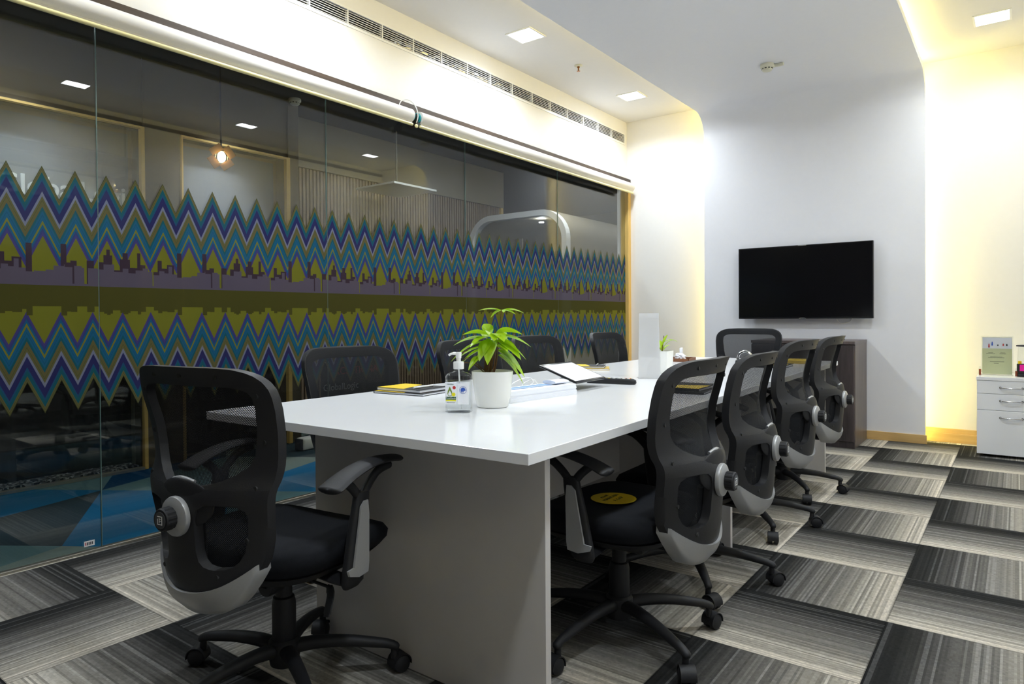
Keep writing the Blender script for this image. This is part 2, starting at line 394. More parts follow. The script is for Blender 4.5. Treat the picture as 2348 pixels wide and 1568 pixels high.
# portal : dropped ceiling slab that curves down into the TV wall, thin lip with LED rebate behind it
def portal_section(inner, thick, r):
    """(y,z) outline of the room-side face"""
    out = [(YB, ZP+inner)]
    for i in range(13):
        a = math.pi/2*i/12
        out.append((PY+inner-r+r*math.sin(a), ZP+inner-r+r*math.cos(a)))
    out.append((PY+inner, 0)); return out
def portal_piece(x0, x1, i0, i1, r0, r1):
    bm = bmesh.new(); A = portal_section(i0, 0, r0); Bq = portal_section(i1, 0, r1)
    va = [[bm.verts.new((x, y, z)) for y, z in A] for x in (x0, x1)]; vb = [[bm.verts.new((x, y, z)) for y, z in Bq] for x in (x0, x1)]
    n = len(A)
    for i in range(n-1):
        bm.faces.new((va[0][i], va[1][i], va[1][i+1], va[0][i+1])); bm.faces.new((vb[0][i], vb[0][i+1], vb[1][i+1], vb[1][i]))
        for s in (0, 1): bm.faces.new((va[s][i], va[s][i+1], vb[s][i+1], vb[s][i]))
    for i in (0, n-1): bm.faces.new((va[0][i], va[1][i], vb[1][i], vb[0][i]))
    return bm
struct(obj('wall_portal', portal_piece(PX0, PX1, 0, .045, .22, .24), M['portal'], smooth=30))
struct(obj('trim_5', portal_piece(PX0+.09, PX1-.09, .045, .149, .24, .10), M['portal']))
# LED strips in the rebates
def led(name, x0, x1, mat, label, i0=.085, i1=.115):
    s = portal_piece(x0, x1, i0, i1, .24, .15); o = obj(name, s, mat); return tag(o, label, 'strip light')
led('led_strip', PX1-.089, PX1-.083, M['strip_r'], 'bright yellow strip light glowing along the right edge of the dropped ceiling')
led('led_strip', PX0+.083, PX0+.089, M['strip_l'], 'soft yellow strip light along the dropped ceiling edge nearer the glass', .06, .14)
# skirting
struct(obj('baseboard_back', B(PX0, PX1+.012, PY-.014, PY, 0, .073, .002), M['pine_x']))
struct(obj('baseboard_alcove', B(PX1-.08, XR, YF-.03, YF, 0, .075, .002), M['pine_x']))
struct(obj('baseboard_alcove_upper', B(PX1-.08, XR, YF-.018, YF, .075, .115, .002), M['pine_x']))
struct(obj('baseboard_left', B(XG+.05, PX0+.08, YF-.014, YF, 0, .073, .002), M['pine_x']))

# ------------------------------------------------------------------ glass partition with printed film
ys = [-1.6, -1.267, .0555, 1.378, 2.7005, 4.035, 5.37, 6.735]
for i in range(1, 8):
    y0, y1 = ys[i-1]+.002, ys[i]-.002
    w = struct(obj('window_%d' % i, B(XG-.005, XG+.005, y0, y1, .012, 2.475), M['glass']))
    f = bmesh.new(); vs = [f.verts.new(v) for v in ((XG+.0065, y0, .60), (XG+.0065, y1, .60), (XG+.0065, y1, 1.80), (XG+.0065, y0, 1.80))]; f.faces.new(vs)
    obj('window_film', f, M['film'], w)
    if i < 7: obj('joint', B(XG-.005, XG+.0055, y1+.0005, y1+.0035, .012, 2.475), M['joint'], w)
lab = struct(obj('trim_6', B(XG+.0052, XG+.0062, 1.30, 1.345, .03, .055), M['white_ink']))
lab.name = 'glass_label'; del lab['kind']; tag(lab, 'tiny white maker\'s sticker low on the glass beside the first joint', 'sticker')
for k in range(5): obj('print', B(XG+.0062, XG+.0066, 1.305+k*.007, 1.309+k*.007, .036, .049), M['red_ink'] if k == 0 else M['ink'], lab)

# ------------------------------------------------------------------ air grille
g = tag(empty('air_grille', (XG, (VY0+VY1)/2, VZ0)), 'long white slatted air grille set high in the wall above the glass', 'air vent')
L = VY1-VY0; bm = bmesh.new()
for a in ((-L/2, L/2, -.012, .004), (-L/2, L/2, .096, .112), (-L/2, -L/2+.015, .004, .096), (L/2-.015, L/2, .004, .096)): box(bm, -.01, .006, *a)
obj('frame', bm, M['cream'] if 0 else M['white_pl'], g)
bm = bmesh.new()
for k in range(6): box(bm, -.004, .002, -L/2+.012, L/2-.012, .0105+k*.0145, .0138+k*.0145)
obj('slats', bm, M['white_pl'], g)
n = 18
for k in range(1, n): obj('divider', B(-.02, .004, -L/2+L*k/n-.004, -L/2+L*k/n+.004, .004, .096), M['white_pl'], g)
bm = bmesh.new(); box(bm, -.115, -.105, -L/2, L/2, 0, .10); box(bm, -.105, -.008, -L/2, L/2, .0004, .0018); box(bm, -.105, -.008, -L/2, L/2, .0982, .0996); obj('backing', bm, M['ink'], g)  # black liner added to darken the lit sides of the slot
bm = bmesh.new(); rnd = random.Random(4)
prev = None; rows = []
for i in range(26):
    rows.append([bm.verts.new((-.075+rnd.uniform(-.02, .02), -.75+i*.055+rnd.uniform(-.012, .012), .005+j*.018)) for j in range(6)])
for a, b in zip(rows, rows[1:]):
    for j in range(5): bm.faces.new((a[j], b[j], b[j+1], a[j+1]))
obj('foil_duct', bm, M['chrome'], g)

# ------------------------------------------------------------------ roller blinds
def blind(y0, y1, label, endcap):
    b = tag(empty('roller_blind', (-3.30, (y0+y1)/2, 2.455)), label, 'blind', 'rolled-up blinds over the glass')
    h = (y1-y0)/2
    obj('fabric_roll', lathe(bmesh.new(), [(.046, -h), (.047, -h+.002), (.047, h-.002), (.046, h)], 40, axis='Y'), M['fabric_w'], b, smooth=40)
    obj('bottom_bar', lathe(bmesh.new(), [(.007, -h-.012), (.0105, -h-.008), (.0105, h-.004), (.007, h)], 16, 0.022, 0, -.062, axis='Y'), M['cream'], b, smooth=40)
    sk = bmesh.new(); box(sk, .019, .0215, -h+.006, h-.006, -.056, -.036); obj('fabric_flap', sk, M['fabric_w'], b)
    bk = bmesh.new(); s = h+.012 if endcap > 0 else -h-.012
    obj('spindle', lathe(bk, [(.030, s-.014*endcap), (.034, s-.004*endcap), (.034, s+.004*endcap), (.012, s+.006*endcap)], 24, axis='Y'), M['strip_cyan'], b, smooth=40)
    return b
M['strip_cyan'] = plain('teal_plastic', srgb('1FA6B4'), .25, grain=40, var=.03)
b1 = blind(-1.55, 3.352, 'rolled white blind over the near glass panes', 1)
b2 = blind(3.43, 6.71, 'rolled white blind over the far glass panes, nearer the white end wall', -1)
br = tag(empty('blind_bracket', (-3.30, 3.392, 2.455)), 'dark metal bracket with cable loop joining the two rolled blinds', 'bracket')
bm = bmesh.new(); box(bm, -.045, .03, -.004, .006, -.07, .02, .002); box(bm, -.045, -.01, -.025, .025, -.03, .03, .003); obj('plate', bm, M['brown'], br)
obj('screw_cap', lathe(bmesh.new(), [(.013, -.004), (.013, .004), (.008, .007)], 20, .03, -.012, -.068, axis='X'), M['cream'], br, smooth=40)
obj('cable', tube(bmesh.new(), spline([(-.03, -.12, .035), (-.02, -.11, .085), (.0, -.07, .105), (.015, -.03, .09), (.03, -.008, .05), (.035, 0, 0), (.028, -.01, -.045)], 6), .0035, 8), M['white_pl'], br, smooth=60)

# ------------------------------------------------------------------ ceiling lights, sensors
def downlight(x, y, label, watt=8.0):
    o = tag(empty('ceiling_light', (x, y, ZC)), label, 'ceiling light', 'square recessed ceiling lights')
    bm = bmesh.new(); a, b_ = .112, .098
    for s in ((-a, a, -a, -b_), (-a, a, b_, a), (-a, -b_, -b_, b_), (b_, a, -b_, b_)): box(bm, *s, -.006, 0)
    obj('frame', bm, M['white_pl'], o); obj('diffuser', B(-b_, b_, -b_, b_, -.0045, -.001), M['lamp'], o)
    ld = bpy.data.lights.new('panel_light', 'AREA'); ld.shape = 'SQUARE'; ld.size = .19; ld.energy = watt; ld.spread = R(152); ld.color = (.84, .92, 1.0)
    lo = bpy.data.objects.new('panel_light', ld); C.objects.link(lo); lo.parent = o; lo.location = (0, 0, -.009)
downlight(-2.925, 4.205, 'larger of the two lit square ceiling lights in the strip above the glass')
downlight(-2.935, 5.996, 'lit square ceiling light in the strip above the glass, nearest the end wall', 8.5)
downlight(-2.925, 2.40, 'lit square ceiling light above the glass, out of the top of view')
downlight(-2.925, .62, 'added square ceiling light above the glass, unseen, brightening the near end', 6.5)  # added out of view to brighten the near floor and table
downlight(-.143, .78, 'added square ceiling light on the right-hand strip, unseen, near the viewer')  # also added out of view, lifts the table's near right edge
downlight(-.143, 6.04, 'lit square ceiling light at the upper right corner above the white drawers', 4.5)
downlight(-.143, 4.25, 'lit square ceiling light on the right-hand strip, second from the drawers')
downlight(-.143, 2.55, 'lit square ceiling light on the right-hand strip, third from the drawers')
M['sens'] = plain('ivory_plastic', srgb('DAD8C4'), .4)
def smoke(x, y, z, label):
    o = tag(empty('smoke_detector', (x, y, z)), label, 'smoke detector')
    obj('base', lathe(bmesh.new(), [(.050, 0), (.052, -.004), (.052, -.022), (.048, -.028)], 32), M['sens'], o, smooth=40)
    obj('sensor_head', lathe(bmesh.new(), [(.042, -.026), (.040, -.044), (.032, -.052), (.010, -.055)], 32), M['sens'], o, smooth=40)
    bm = bmesh.new()
    for k in range(10):
        a = 2*math.pi*k/10; m = box(bmesh.new(), -.007, .007, .0385, .0425, -.041, -.034)
        m.transform(Matrix.Rotation(a, 4, 'Z')); me = bpy.data.meshes.new('t'); m.to_mesh(me); m.free(); bm.from_mesh(me)
    obj('vents', bm, M['ink'], o); return o
s1 = smoke(-1.555, 5.545, ZP, 'round ivory smoke detector on the dropped ceiling above the table')
bm = bmesh.new(); box(bm, .035, .115, .02, .045, -.022, -.002, .004); obj('connector', bm, M['sens'], s1)
sp = tag(empty('sprinkler', (-2.932, 4.99, ZC)), 'small brass fire sprinkler between the two ceiling lights', 'sprinkler')
obj('rosette', lathe(bmesh.new(), [(.034, 0), (.036, -.003), (.026, -.008), (.012, -.009)], 28), M['sens'], sp, smooth=40)
M['brass'] = plain('brass', srgb('8A5A2C'), .35, metal=.8)
bm = lathe(bmesh.new(), [(.011, 0), (.011, -.018), (.006, -.022), (.006, -.045), (.015, -.047), (.015, -.049)], 20)
obj('nozzle', bm, M['brass'], sp, smooth=40)

# ------------------------------------------------------------------ conference table
tb = tag(empty('conference_table', (-1.58, 3.2, 0)), 'long white laminate meeting table on grey panel legs, ringed by chairs', 'table')
pts = [(-2.236, 1.254), (-.905, 1.300), (-.978, 5.14), (-2.205, 5.14)]
bm = poly_prism(bmesh.new(), [(x+1.58, y-3.2) for x, y in pts], .722, .750)
bmesh.ops.bevel(bm, geom=list(bm.edges), offset=.0012, segments=1, affect='EDGES')
obj('tabletop', bm, M['lamin'], tb)
for k, y in enumerate((1.468, 3.045, 4.93)):
    obj('leg_panel', B(-1.915+1.58, -.970+1.58 - (.048 if k else 0), y-3.2, y-3.2+.025, 0, .722, .001), M['lamin_grey'] if 1 else 0, tb)
obj('modesty_panel', B(-.013, .012, 1.494-3.2, 4.93-3.2, .30, .722), M['lamin_grey'], tb)

# ------------------------------------------------------------------ office chair
def wz(z):      # half width of the back frame at height z
    t = [(.330, .0), (.333, .05), (.340, .085), (.355, .115), (.38, .14), (.42, .165), (.47, .187), (.53, .203), (.60, .215), (.68, .226), (.76, .236), (.85, .245), (.878, .2445), (.900, .240), (.918, .230), (.933, .214), (.944, .190), (.951, .155), (.953, .10)]
    for (a, x), (b, y) in zip(t, t[1:]):
        if z <= b: return (x+(y-x)*max(0, (z-a))/(b-a))*WS
    return t[-1][1]*WS
WS = 1.04
YC = [(.33, -.285), (.36, -.312), (.42, -.328), (.50, -.335), (.60, -.342), (.645, -.336), (.68, -.312), (.72, -.296), (.77, -.290), (.87, -.315), (.92, -.327), (.953, -.340)]
def yc(z):
    t = YC
    if z >= t[-1][0]: return t[-1][1]
    for i in range(len(t)-1):
        if z <= t[i+1][0]:
            (z0, a), (z1, b) = t[i], t[i+1]; h = z1-z0; s = max(0, (z-z0)/h)
            m0 = (b-t[i-1][1])/(z1-t[i-1][0]) if i else (b-a)/h
            m1 = (t[i+2][1]-a)/(t[i+2][0]-z0) if i+2 < len(t) else (b-a)/h
            return a*(2*s**3-3*s*s+1)+b*(3*s*s-2*s**3)+h*(m0*(s**3-2*s*s+s)+m1*(s**3-s*s))
def kz(z): return .125 if z < .48 else (.125-.035*(z-.48)/.12 if z < .60 else .09-.048*min(1, (z-.60)/.16))
def by(x, z): return yc(z)+kz(z)*(x/.23)**2
def halfgrid(bm, zs, fa, fb, nx=8, off=0.0, sides=(1, -1)):
    for sgn in sides:
        rows = []
        for z in zs:
            a, b = fa(z), fb(z)
            rows.append([bm.verts.new((sgn*(a+(b-a)*k/nx), by(a+(b-a)*k/nx, z)+off, z)) for k in range(nx+1)])
        for r0, r1 in zip(rows, rows[1:]):
            for k in range(nx):
                q = (r0[k], r0[k+1], r1[k+1], r1[k])
                if len({tuple(round(c, 6) for c in v.co) for v in q}) == 4: bm.faces.new(q)
                else:
                    u = [];
                    for v in q:
                        if not any((v.co-w.co).length < 1e-6 for w in u): u.append(v)
                    if len(u) == 3: bm.faces.new(u)
def interp(t, z):
    if z <= t[0][0]: return t[0][1]
    for (a, x), (b, y) in zip(t, t[1:]):
        if z <= b: return (x+(y-x)*(z-a)/(b-a))*1.05
    return t[-1][1]*1.05
def fr(a, b, n): return [a+(b-a)*i/n for i in range(n+1)]
UP = [(.655, 0), (.657, .04), (.663, .075), (.675, .11), (.69, .14), (.71, .165), (.735, .178), (.78, .186), (.85, .197), (.88, .196), (.893, .186), (.901, .168), (.905, .14), (.9055, 0)]
LO_I = [(.455, .095), (.457, .080), (.462, .066), (.475, .055), (.50, .050), (.58, .052), (.605, .060), (.615, .075), (.619, .095)]
LO_O = [(.455, .095), (.457, .115), (.462, .128), (.475, .143), (.50, .157), (.55, .170), (.59, .176), (.605, .172), (.615, .155), (.619, .095)]
def back_frame_mesh():
    bm = bmesh.new(); Z = lambda z: 0.0
    zz = sorted(set([round(v, 5) for v in [.330, .3315, .333, .336, .340, .347, .355, .367, .38]+fr(.38, .455, 6)]))
    halfgrid(bm, zz, Z, wz)
    lo = sorted(set([p[0] for p in LO_I]+[p[0] for p in LO_O]+[.525, .5625]))
    halfgrid(bm, lo, Z, lambda z: interp(LO_I, z), 4); halfgrid(bm, lo, lambda z: interp(LO_O, z), wz, 5)
    halfgrid(bm, [.619, .63, .643, .655], Z, wz)
    uz = sorted(set([p[0] for p in UP]+[.8, .825, .865]))
    halfgrid(bm, uz, lambda z: interp(UP, z), wz, 5)
    halfgrid(bm, [.9055, .913, .92, .925, .934, .942, .947, .950, .953], Z, wz)
    bmesh.ops.remove_doubles(bm, verts=bm.verts, dist=.0002)
    # thickness towards the sitter, growing at the rim
    n0 = list(bm.faces); ret = bmesh.ops.extrude_face_region(bm, geom=n0)
    for v in [g for g in ret['geom'] if isinstance(g, bmesh.types.BMVert)]:
        v.co.y += .026
    bmesh.ops.recalc_face_normals(bm, faces=bm.faces)
    return bm
def back_trim_mesh():
    bm = bmesh.new()
    rows = []
    N = 40
    for i in range(N+1):
        x = -.186+.372*i/N; ax = abs(x)
        lo = .329+(0 if ax < .05 else 0)
        z0 = .330
        while wz(z0) < ax and z0 < .6: z0 += .0005
        z1 = .392+.075*(ax/.186)**2.2
        z1 = max(z1, z0+.001)
        rows.append([(x, z0+(z1-z0)*k/5) for k in range(6)])
    def vtx(x, z, o): return bm.verts.new((x, by(x, z)+o, z))
    A = [[vtx(x, z-(.004 if z == r[0][1] else 0), -.009) for x, z in r] for r in rows]; Bk = [[vtx(x, z-.004 if k == 0 else z, .036) for k, (x, z) in enumerate(r)] for r in rows]
    for a, b in zip(A, A[1:]):
        for k in range(5): bm.faces.new((a[k], b[k], b[k+1], a[k+1]))
    for a, b in zip(Bk, Bk[1:]):
        for k in range(5): bm.faces.new((a[k], a[k+1], b[k+1], b[k]))
    for i in range(N):
        bm.faces.new((A[i][0], Bk[i][0], Bk[i+1][0], A[i+1][0])); bm.faces.new((A[i][5], A[i+1][5], Bk[i+1][5], Bk[i][5]))
    for i in (0, N):
        for k in range(5): bm.faces.new((A[i][k], A[i][k+1], Bk[i][k+1], Bk[i][k]))
    return bm
def super_ring(a, b, n, z, seg=44, cy=0, fz=None):
    out = []
    for i in range(seg):
        t = 2*math.pi*i/seg; c, s = math.cos(t), math.sin(t)
        x = a*math.copysign(abs(c)**(2/n), c); y = b*math.copysign(abs(s)**(2/n), s)
        out.append((x, y+cy, z+(fz(x, y) if fz else 0)))
    return out
def loft(bm, rings, cap0=True, cap1=True):
    R_ = [[bm.verts.new(p) for p in r] for r in rings]; n = len(R_[0])
    for a, b in zip(R_, R_[1:]):
        for i in range(n): bm.faces.new((a[i], a[(i+1) % n], b[(i+1) % n], b[i]))
    if cap0: bm.faces.new(R_[0])
    if cap1: bm.faces.new(R_[-1])
    return bm
def seat_mesh():
    fz = lambda x, y: (-.030*max(0, (y-.08)/.16)**2 + .012*(x/.25)**2 + .012*max(0, (-y-.1)/.14)**2)
    rg = [super_ring(.20, .20, 3.2, .385, cy=.015), super_ring(.235, .228, 3.4, .395, cy=.015, fz=fz), super_ring(.250, .242, 3.6, .418, cy=.018, fz=fz), super_ring(.252, .245, 3.6, .440, cy=.02, fz=fz),
          super_ring(.243, .236, 3.4, .458, cy=.018, fz=fz), super_ring(.215, .208, 3.2, .466, cy=.016, fz=fz), super_ring(.14, .13, 2.6, .463, cy=.01, fz=fz), super_ring(.05, .05, 2, .460, cy=.01, fz=fz)]
    return loft(bmesh.new(), rg)
def arm_side(s):
    """arm structure at x = s*.285 ; returns (post, cover, pad) meshes"""
    x = s*.285
    post = bmesh.new()
    def sec(c, hx, hy, n=14): return [(c[0]+hx*math.copysign(abs(math.cos(2*math.pi*i/n))**.6, math.cos(2*math.pi*i/n)), c[1]+hy*math.copysign(abs(math.sin(2*math.pi*i/n))**.6, math.sin(2*math.pi*i/n)), c[2]) for i in range(n)]
    loft(post, [sec((x-s*.004, -.028, .352), .010, .026), sec((x, -.026, .366), .015, .037), sec((x, -.022, .40), .014, .037), sec((x, -.004, .50), .013, .033), sec((x, .010, .57), .013, .028), sec((x, .014, .60), .012, .026)])
    tube(post, spline([(x, .004, .585), (x, -.022, .615), (x, -.052, .640)], 5), [(.010, .013)]*11, 10)
    tube(post, spline([(x, .018, .585), (x, .045, .615), (x, .085, .643), (x, .135, .652)], 5), [(.010, .013)]*16, 10)
    tube(post, spline([(s*.15, -.02, .372), (s*.22, -.024, .366), (s*.27, -.026, .366), (x, -.026, .372)], 4), (.030), 10, .38)
    cov = bmesh.new(); xo = x+s*.0145
    out = [(-.058, .392), (-.064, .408), (-.040, .41), (-.018, .52), (-.010, .565), (.004, .578), (.020, .578), (.024, .54), (.022, .41), (.018, .384), (-.02, .380)]
    a = [cov.verts.new((xo, y, z)) for y, z in out]; b = [cov.verts.new((xo+s*.005, y*.96, z)) for y, z in out]
    cov.faces.new(a); cov.faces.new(b)
    for i in range(len(out)): cov.faces.new((a[i], a[(i+1) % len(out)], b[(i+1) % len(out)], b[i]))
    pad = bmesh.new()
    path = spline([(x, -.118, .628), (x, -.10, .633), (x, -.05, .652), (x, .02, .668), (x, .09, .672), (x, .15, .667), (x, .172, .662)], 5)
    n = len(path); rr = []
    for i in range(n):
        t = i/(n-1); w = .043*min(1, math.sqrt(max(0.02, 1-(1-min(1, t/.16))**2)))*min(1, math.sqrt(max(.02, 1-(1-min(1, (1-t)/.14))**2)))
        w *= 1-.30*t
        rr.append((max(w, .006), .010 if .04 < t < .96 else .006))
    tube(pad, path, rr, 16)
    return post, cov, pad
def castor_mesh():
    w = bmesh.new()
    for s in (-1, 1): lathe(w, [(.016, .004*s), (.025, .005*s), (.026, .009*s), (.025, .020*s), (.018, .024*s), (.005, .025*s)], 22, -.018, 0, .026, axis='Y')
    hood = bmesh.new()
    rows = []
    for i in range(13):
        a = R(-15+205*i/12); rows.append([hood.verts.new((-.018+.030*math.cos(a), y, .027+.030*math.sin(a))) for y in (-.023, -.010, .010, .023)])
    for a, b in zip(rows, rows[1:]):
        for k in range(3): hood.faces.new((a[k], b[k], b[k+1], a[k+1]))
    ret = bmesh.ops.extrude_face_region(hood, geom=list(hood.faces))
    for v in [g for g in ret['geom'] if isinstance(g, bmesh.types.BMVert)]:
        d = Vector((v.co.x+.018, 0, v.co.z-.027)); v.co -= d*.1
    lathe(hood, [(.010, .045), (.011, .052), (.009, .085)], 14, 0, 0, 0)
    return w, hood
def make_chair():
    t = empty('office_chair')
    bf = obj('backrest_frame', back_frame_mesh(), M['dark'], t, smooth=50)
    bv = bf.modifiers.new('soft', 'BEVEL'); bv.width = .007; bv.segments = 2; bv.limit_method = 'ANGLE'; bv.angle_limit = R(50)
    bm = bmesh.new(); rnd = [( .118, .93), (-.118, .93), (0, .932), (.216, .885), (-.216, .885), (.212, .77), (-.212, .77), (.2, .66), (-.2, .66), (.172, .53), (-.172, .53), (.10, .437), (-.10, .437)]
    for x, z in rnd: lathe(bm, [(.0062, -.0006), (.0062, .004)], 12, x, by(x, z)-.001, z, axis='Y')
    obj('screw_hole', bm, M['ink'], bf); bf.children[0]['kind'] = 'stuff'
    obj('backrest_trim', back_trim_mesh(), M['silver'], t, smooth=60)
    # mesh panel in front of the frame
    bm = bmesh.new(); halfgrid(bm, [.40, .43, .47, .52, .57, .62, .66, .70, .76, .82, .87, .90, .92, .935, .944, .949], lambda z: 0.0, lambda z: wz(z)*.975, 10, .0285)
    bmesh.ops.remove_doubles(bm, verts=bm.verts, dist=.0002)
    obj('mesh_panel', bm, M['mesh'], t, smooth=180)
    # lumbar pad, between frame and mesh
    bm = bmesh.new(); bmesh.ops.create_uvsphere(bm, u_segments=24, v_segments=14, radius=1)
    for v in bm.verts: v.co = Vector((v.co.x*.105, v.co.y*.010+by(v.co.x*.105, .615)+.012, .615+v.co.z*.062))
    lp = obj('lumbar_pad', bm, M['black'], t, smooth=180)
    obj('lumbar_bracket', tube(bmesh.new(), spline([(-.04, by(0, .66)+.006, .668), (0, by(0, .66)+.001, .676), (.04, by(0, .66)+.006, .668)], 4), .006, 8), M['silver'], lp, smooth=60)
    # tension knob
    kb = obj('adjuster_disc', lathe(bmesh.new(), [(.049, .003), (.050, -.004), (.048, -.009), (.031, -.017)], 36, 0, by(0, .585)-.001, .585, axis='Y'), M['silver'], t, smooth=35)
    bm = bmesh.new(); y0 = by(0, .585)-.017; n = 36; rg = []
    for r_, yy in ((.027, 0), (.0285, -.002), (.0285, -.024), (.026, -.0275), (.0215, -.028)):
        rg.append([( (r_*(1.0 if (i % 3) or r_ < .0283 else .94))*math.cos(2*math.pi*i/n), y0+yy, .585+(r_*(1.0 if (i % 3) or r_ < .0283 else .94))*math.sin(2*math.pi*i/n)) for i in range(n)])
    loft(bm, rg); kn = obj('knob', bm, M['black'], kb, smooth=25)
    obj('knob_cap', lathe(bmesh.new(), [(.0205, -.0282), (.0205, -.0292)], 28, 0, y0, .585, axis='Y'), M['capgrey'], kb)
    bm = bmesh.new(); yb = y0-.0296
    for a in ((-.009, .009, .0085, .0105), (-.009, .009, -.0105, -.0085), (.007, .009, -.0085, .0085), (-.009, -.0075, -.0085, .004), (-.003, -.001, -.006, .006), (-.001, .004, .003, .0045), (-.001, .004, -.002, -.0005)):
        box(bm, a[0], a[1], yb-.0003, yb+.0003, .585+a[2], .585+a[3])
    obj('emblem', bm, M['white_ink'], kb)
    # spine arm from the seat mechanism to the back
    bm = bmesh.new(); tube(bm, spline([(0, -.10, .362), (0, -.20, .352), (0, -.262, .362), (0, -.288, .42), (0, -.29, .50), (0, -.292, .56)], 5), [(.040, .018)]*26, 12)
    obj('back_bar', bm, M['black'], t, smooth=50)
    se = obj('seat', seat_mesh(), M['seat'], t, smooth=60)
    sh = loft(bmesh.new(), [super_ring(.16, .16, 3, .368, cy=.01), super_ring(.21, .21, 3.2, .376, cy=.012), super_ring(.236, .23, 3.4, .400, cy=.015)]); obj('seat_shell', sh, M['black'], se, smooth=60)
    bm = bmesh.new(); box(bm, -.075, .075, -.12, .10, .325, .372, .012, 2); lathe(bm, [(.024, -.16), (.026, -.155), (.026, -.11), (.02, -.10)], 18, .055, .04, .338, axis='Y'); mech = obj('tilt_mechanism', bm, M['black'], t, smooth=40)
    bm = tube(bmesh.new(), spline([(.07, -.03, .345), (.14, -.03, .343), (.205, -.03, .338)], 3), .0045, 8)
    tube(bm, spline([(.20, -.03, .340), (.215, -.034, .325), (.222, -.05, .295), (.225, -.062, .272)], 4), [(.005, .008)]*2+[(.006, .018)]*9+[(.005, .014)]*2, 10)
    obj('lever', bm, M['black'], mech, smooth=50)
    for s in (1, -1):
        p, c, pad = arm_side(s); a = obj('armrest', p, M['black'], t, smooth=50); obj('armrest_cover', c, M['silver'], a, smooth=30); obj('armrest_pad', pad, M['black'], a, smooth=60)
    bm = lathe(bmesh.new(), [(.024, .20), (.024, .33)], 24); lathe(bm, [(.030, .10), (.034, .105), (.034, .245), (.030, .262), (.024, .266)], 24); obj('gas_column', bm, M['black'], t, smooth=40)
    bs = empty('base'); bs.parent = t
    bm = lathe(bmesh.new(), [(.030, .062), (.040, .068), (.046, .10), (.044, .135), (.036, .142)], 28)
    obj('hub', bm, M['black'], bs, smooth=40)
    return t, bs
M['capgrey'] = plain('grey_cap', srgb('4A4B4E'), .4)
LEGM = tube(bmesh.new(), spline([(.02, 0, .112), (.09, 0, .118), (.18, 0, .112), (.26, 0, .098), (.305, 0, .088), (.33, 0, .074)], 5), [(.024-.010*min(1, i/20), .021-.008*min(1, i/20)) for i in range(24)]+[(.012, .011), (.008, .008)], 12)
leg_me = bpy.data.meshes.new('leg'); bmesh.ops.recalc_face_normals(LEGM, faces=LEGM.faces); LEGM.to_mesh(leg_me); LEGM.free(); leg_me.materials.append(M['black'])
for p in leg_me.polygons: p.use_smooth = True
wm, hm = castor_mesh()
def to_me(bm, n, mat, ang):
    me = bpy.data.meshes.new(n); bmesh.ops.recalc_face_normals(bm, faces=bm.faces); bm.to_mesh(me); bm.free(); me.materials.append(mat)
    for p in me.polygons: p.use_smooth = True
    me.set_sharp_from_angle(angle=R(ang)); return me
wheel_me = to_me(wm, 'castor', M['black'], 40); hood_me = to_me(hm, 'castor_hood', M['black'], 40)
def add_legs(t, rot0, seed):
    """five legs with castors; leg and castor meshes are shared"""
    bs = [c for c in t.children if c.name.startswith('base')][0]; rn = random.Random(seed)
    for k in range(5):
        a = R(rot0+72*k)
        lg = bpy.data.objects.new('leg', leg_me); C.objects.link(lg); lg.parent = t; lg.rotation_euler = (0, 0, a)
        sw = a+(0 if (seed, k) in ((0, 1), (2, 2)) else math.pi+rn.uniform(-.7, .7))
        cs = bpy.data.objects.new('castor', wheel_me); C.objects.link(cs); cs.parent = t; cs.location = (.318*math.cos(a), .318*math.sin(a), 0); cs.rotation_euler = (0, 0, sw)
        hd = bpy.data.objects.new('castor_hood', hood_me); C.objects.link(hd); hd.parent = cs
proto, _ = make_chair()
chairs = [  # x, y, facing, seat height change, leg angle in world, label
    (-1.694, 1.182, 8.0, .0, 50, 'black mesh office chair at the near head of the table, back turned to us'),
    (-1.054, 2.041, 90.5, -.012, -26, 'black mesh office chair with a round yellow sticker on its seat'),
    (-1.075, 2.700, 92, -.024, -56, 'black mesh office chair right behind the one with the yellow seat sticker'),
    (-1.115, 3.560, 87, -.003, -50, 'black mesh office chair, third from us along the open right side of the table'),
    (-1.140, 4.370, 89, -.007, -52, 'black mesh office chair on the table\'s right side, next to the dark cabinet'),
    (-2.105, 2.00, -93, -.010, 20, 'black mesh office chair against the glass, directly behind the first notebook pile'),
    (-2.105, 2.84, -90, -.006, 20, 'black mesh office chair against the glass, mostly hidden by the potted plant'),
    (-2.105, 3.50, -91, .0, 10, 'black mesh office chair on the glass side, right of the potted plant behind the tablet'),
    (-2.105, 4.43, -88, .0, 50, 'black mesh office chair on the glass side, nearest the white end wall'),
    (-1.700, 5.30, 182, .012, 15, 'black mesh office chair at the far head of the table, under the TV'),
]
all_ch = []
for i, (x, y, rz, dh, la, lb) in enumerate(chairs):
    c = proto if i == 0 else copy_tree(proto); all_ch.append(c)
    c.location = (x, y, 0); c.rotation_euler = (0, 0, R(rz)); tag(c, lb, 'chair', 'black mesh office chairs around the table')
for i, (x, y, rz, dh, la, lb) in enumerate(chairs):
    c = all_ch[i]
    for ch in c.children:
        if not ch.name.startswith('base'): ch.location.z += dh
    add_legs(c, la-rz, i)
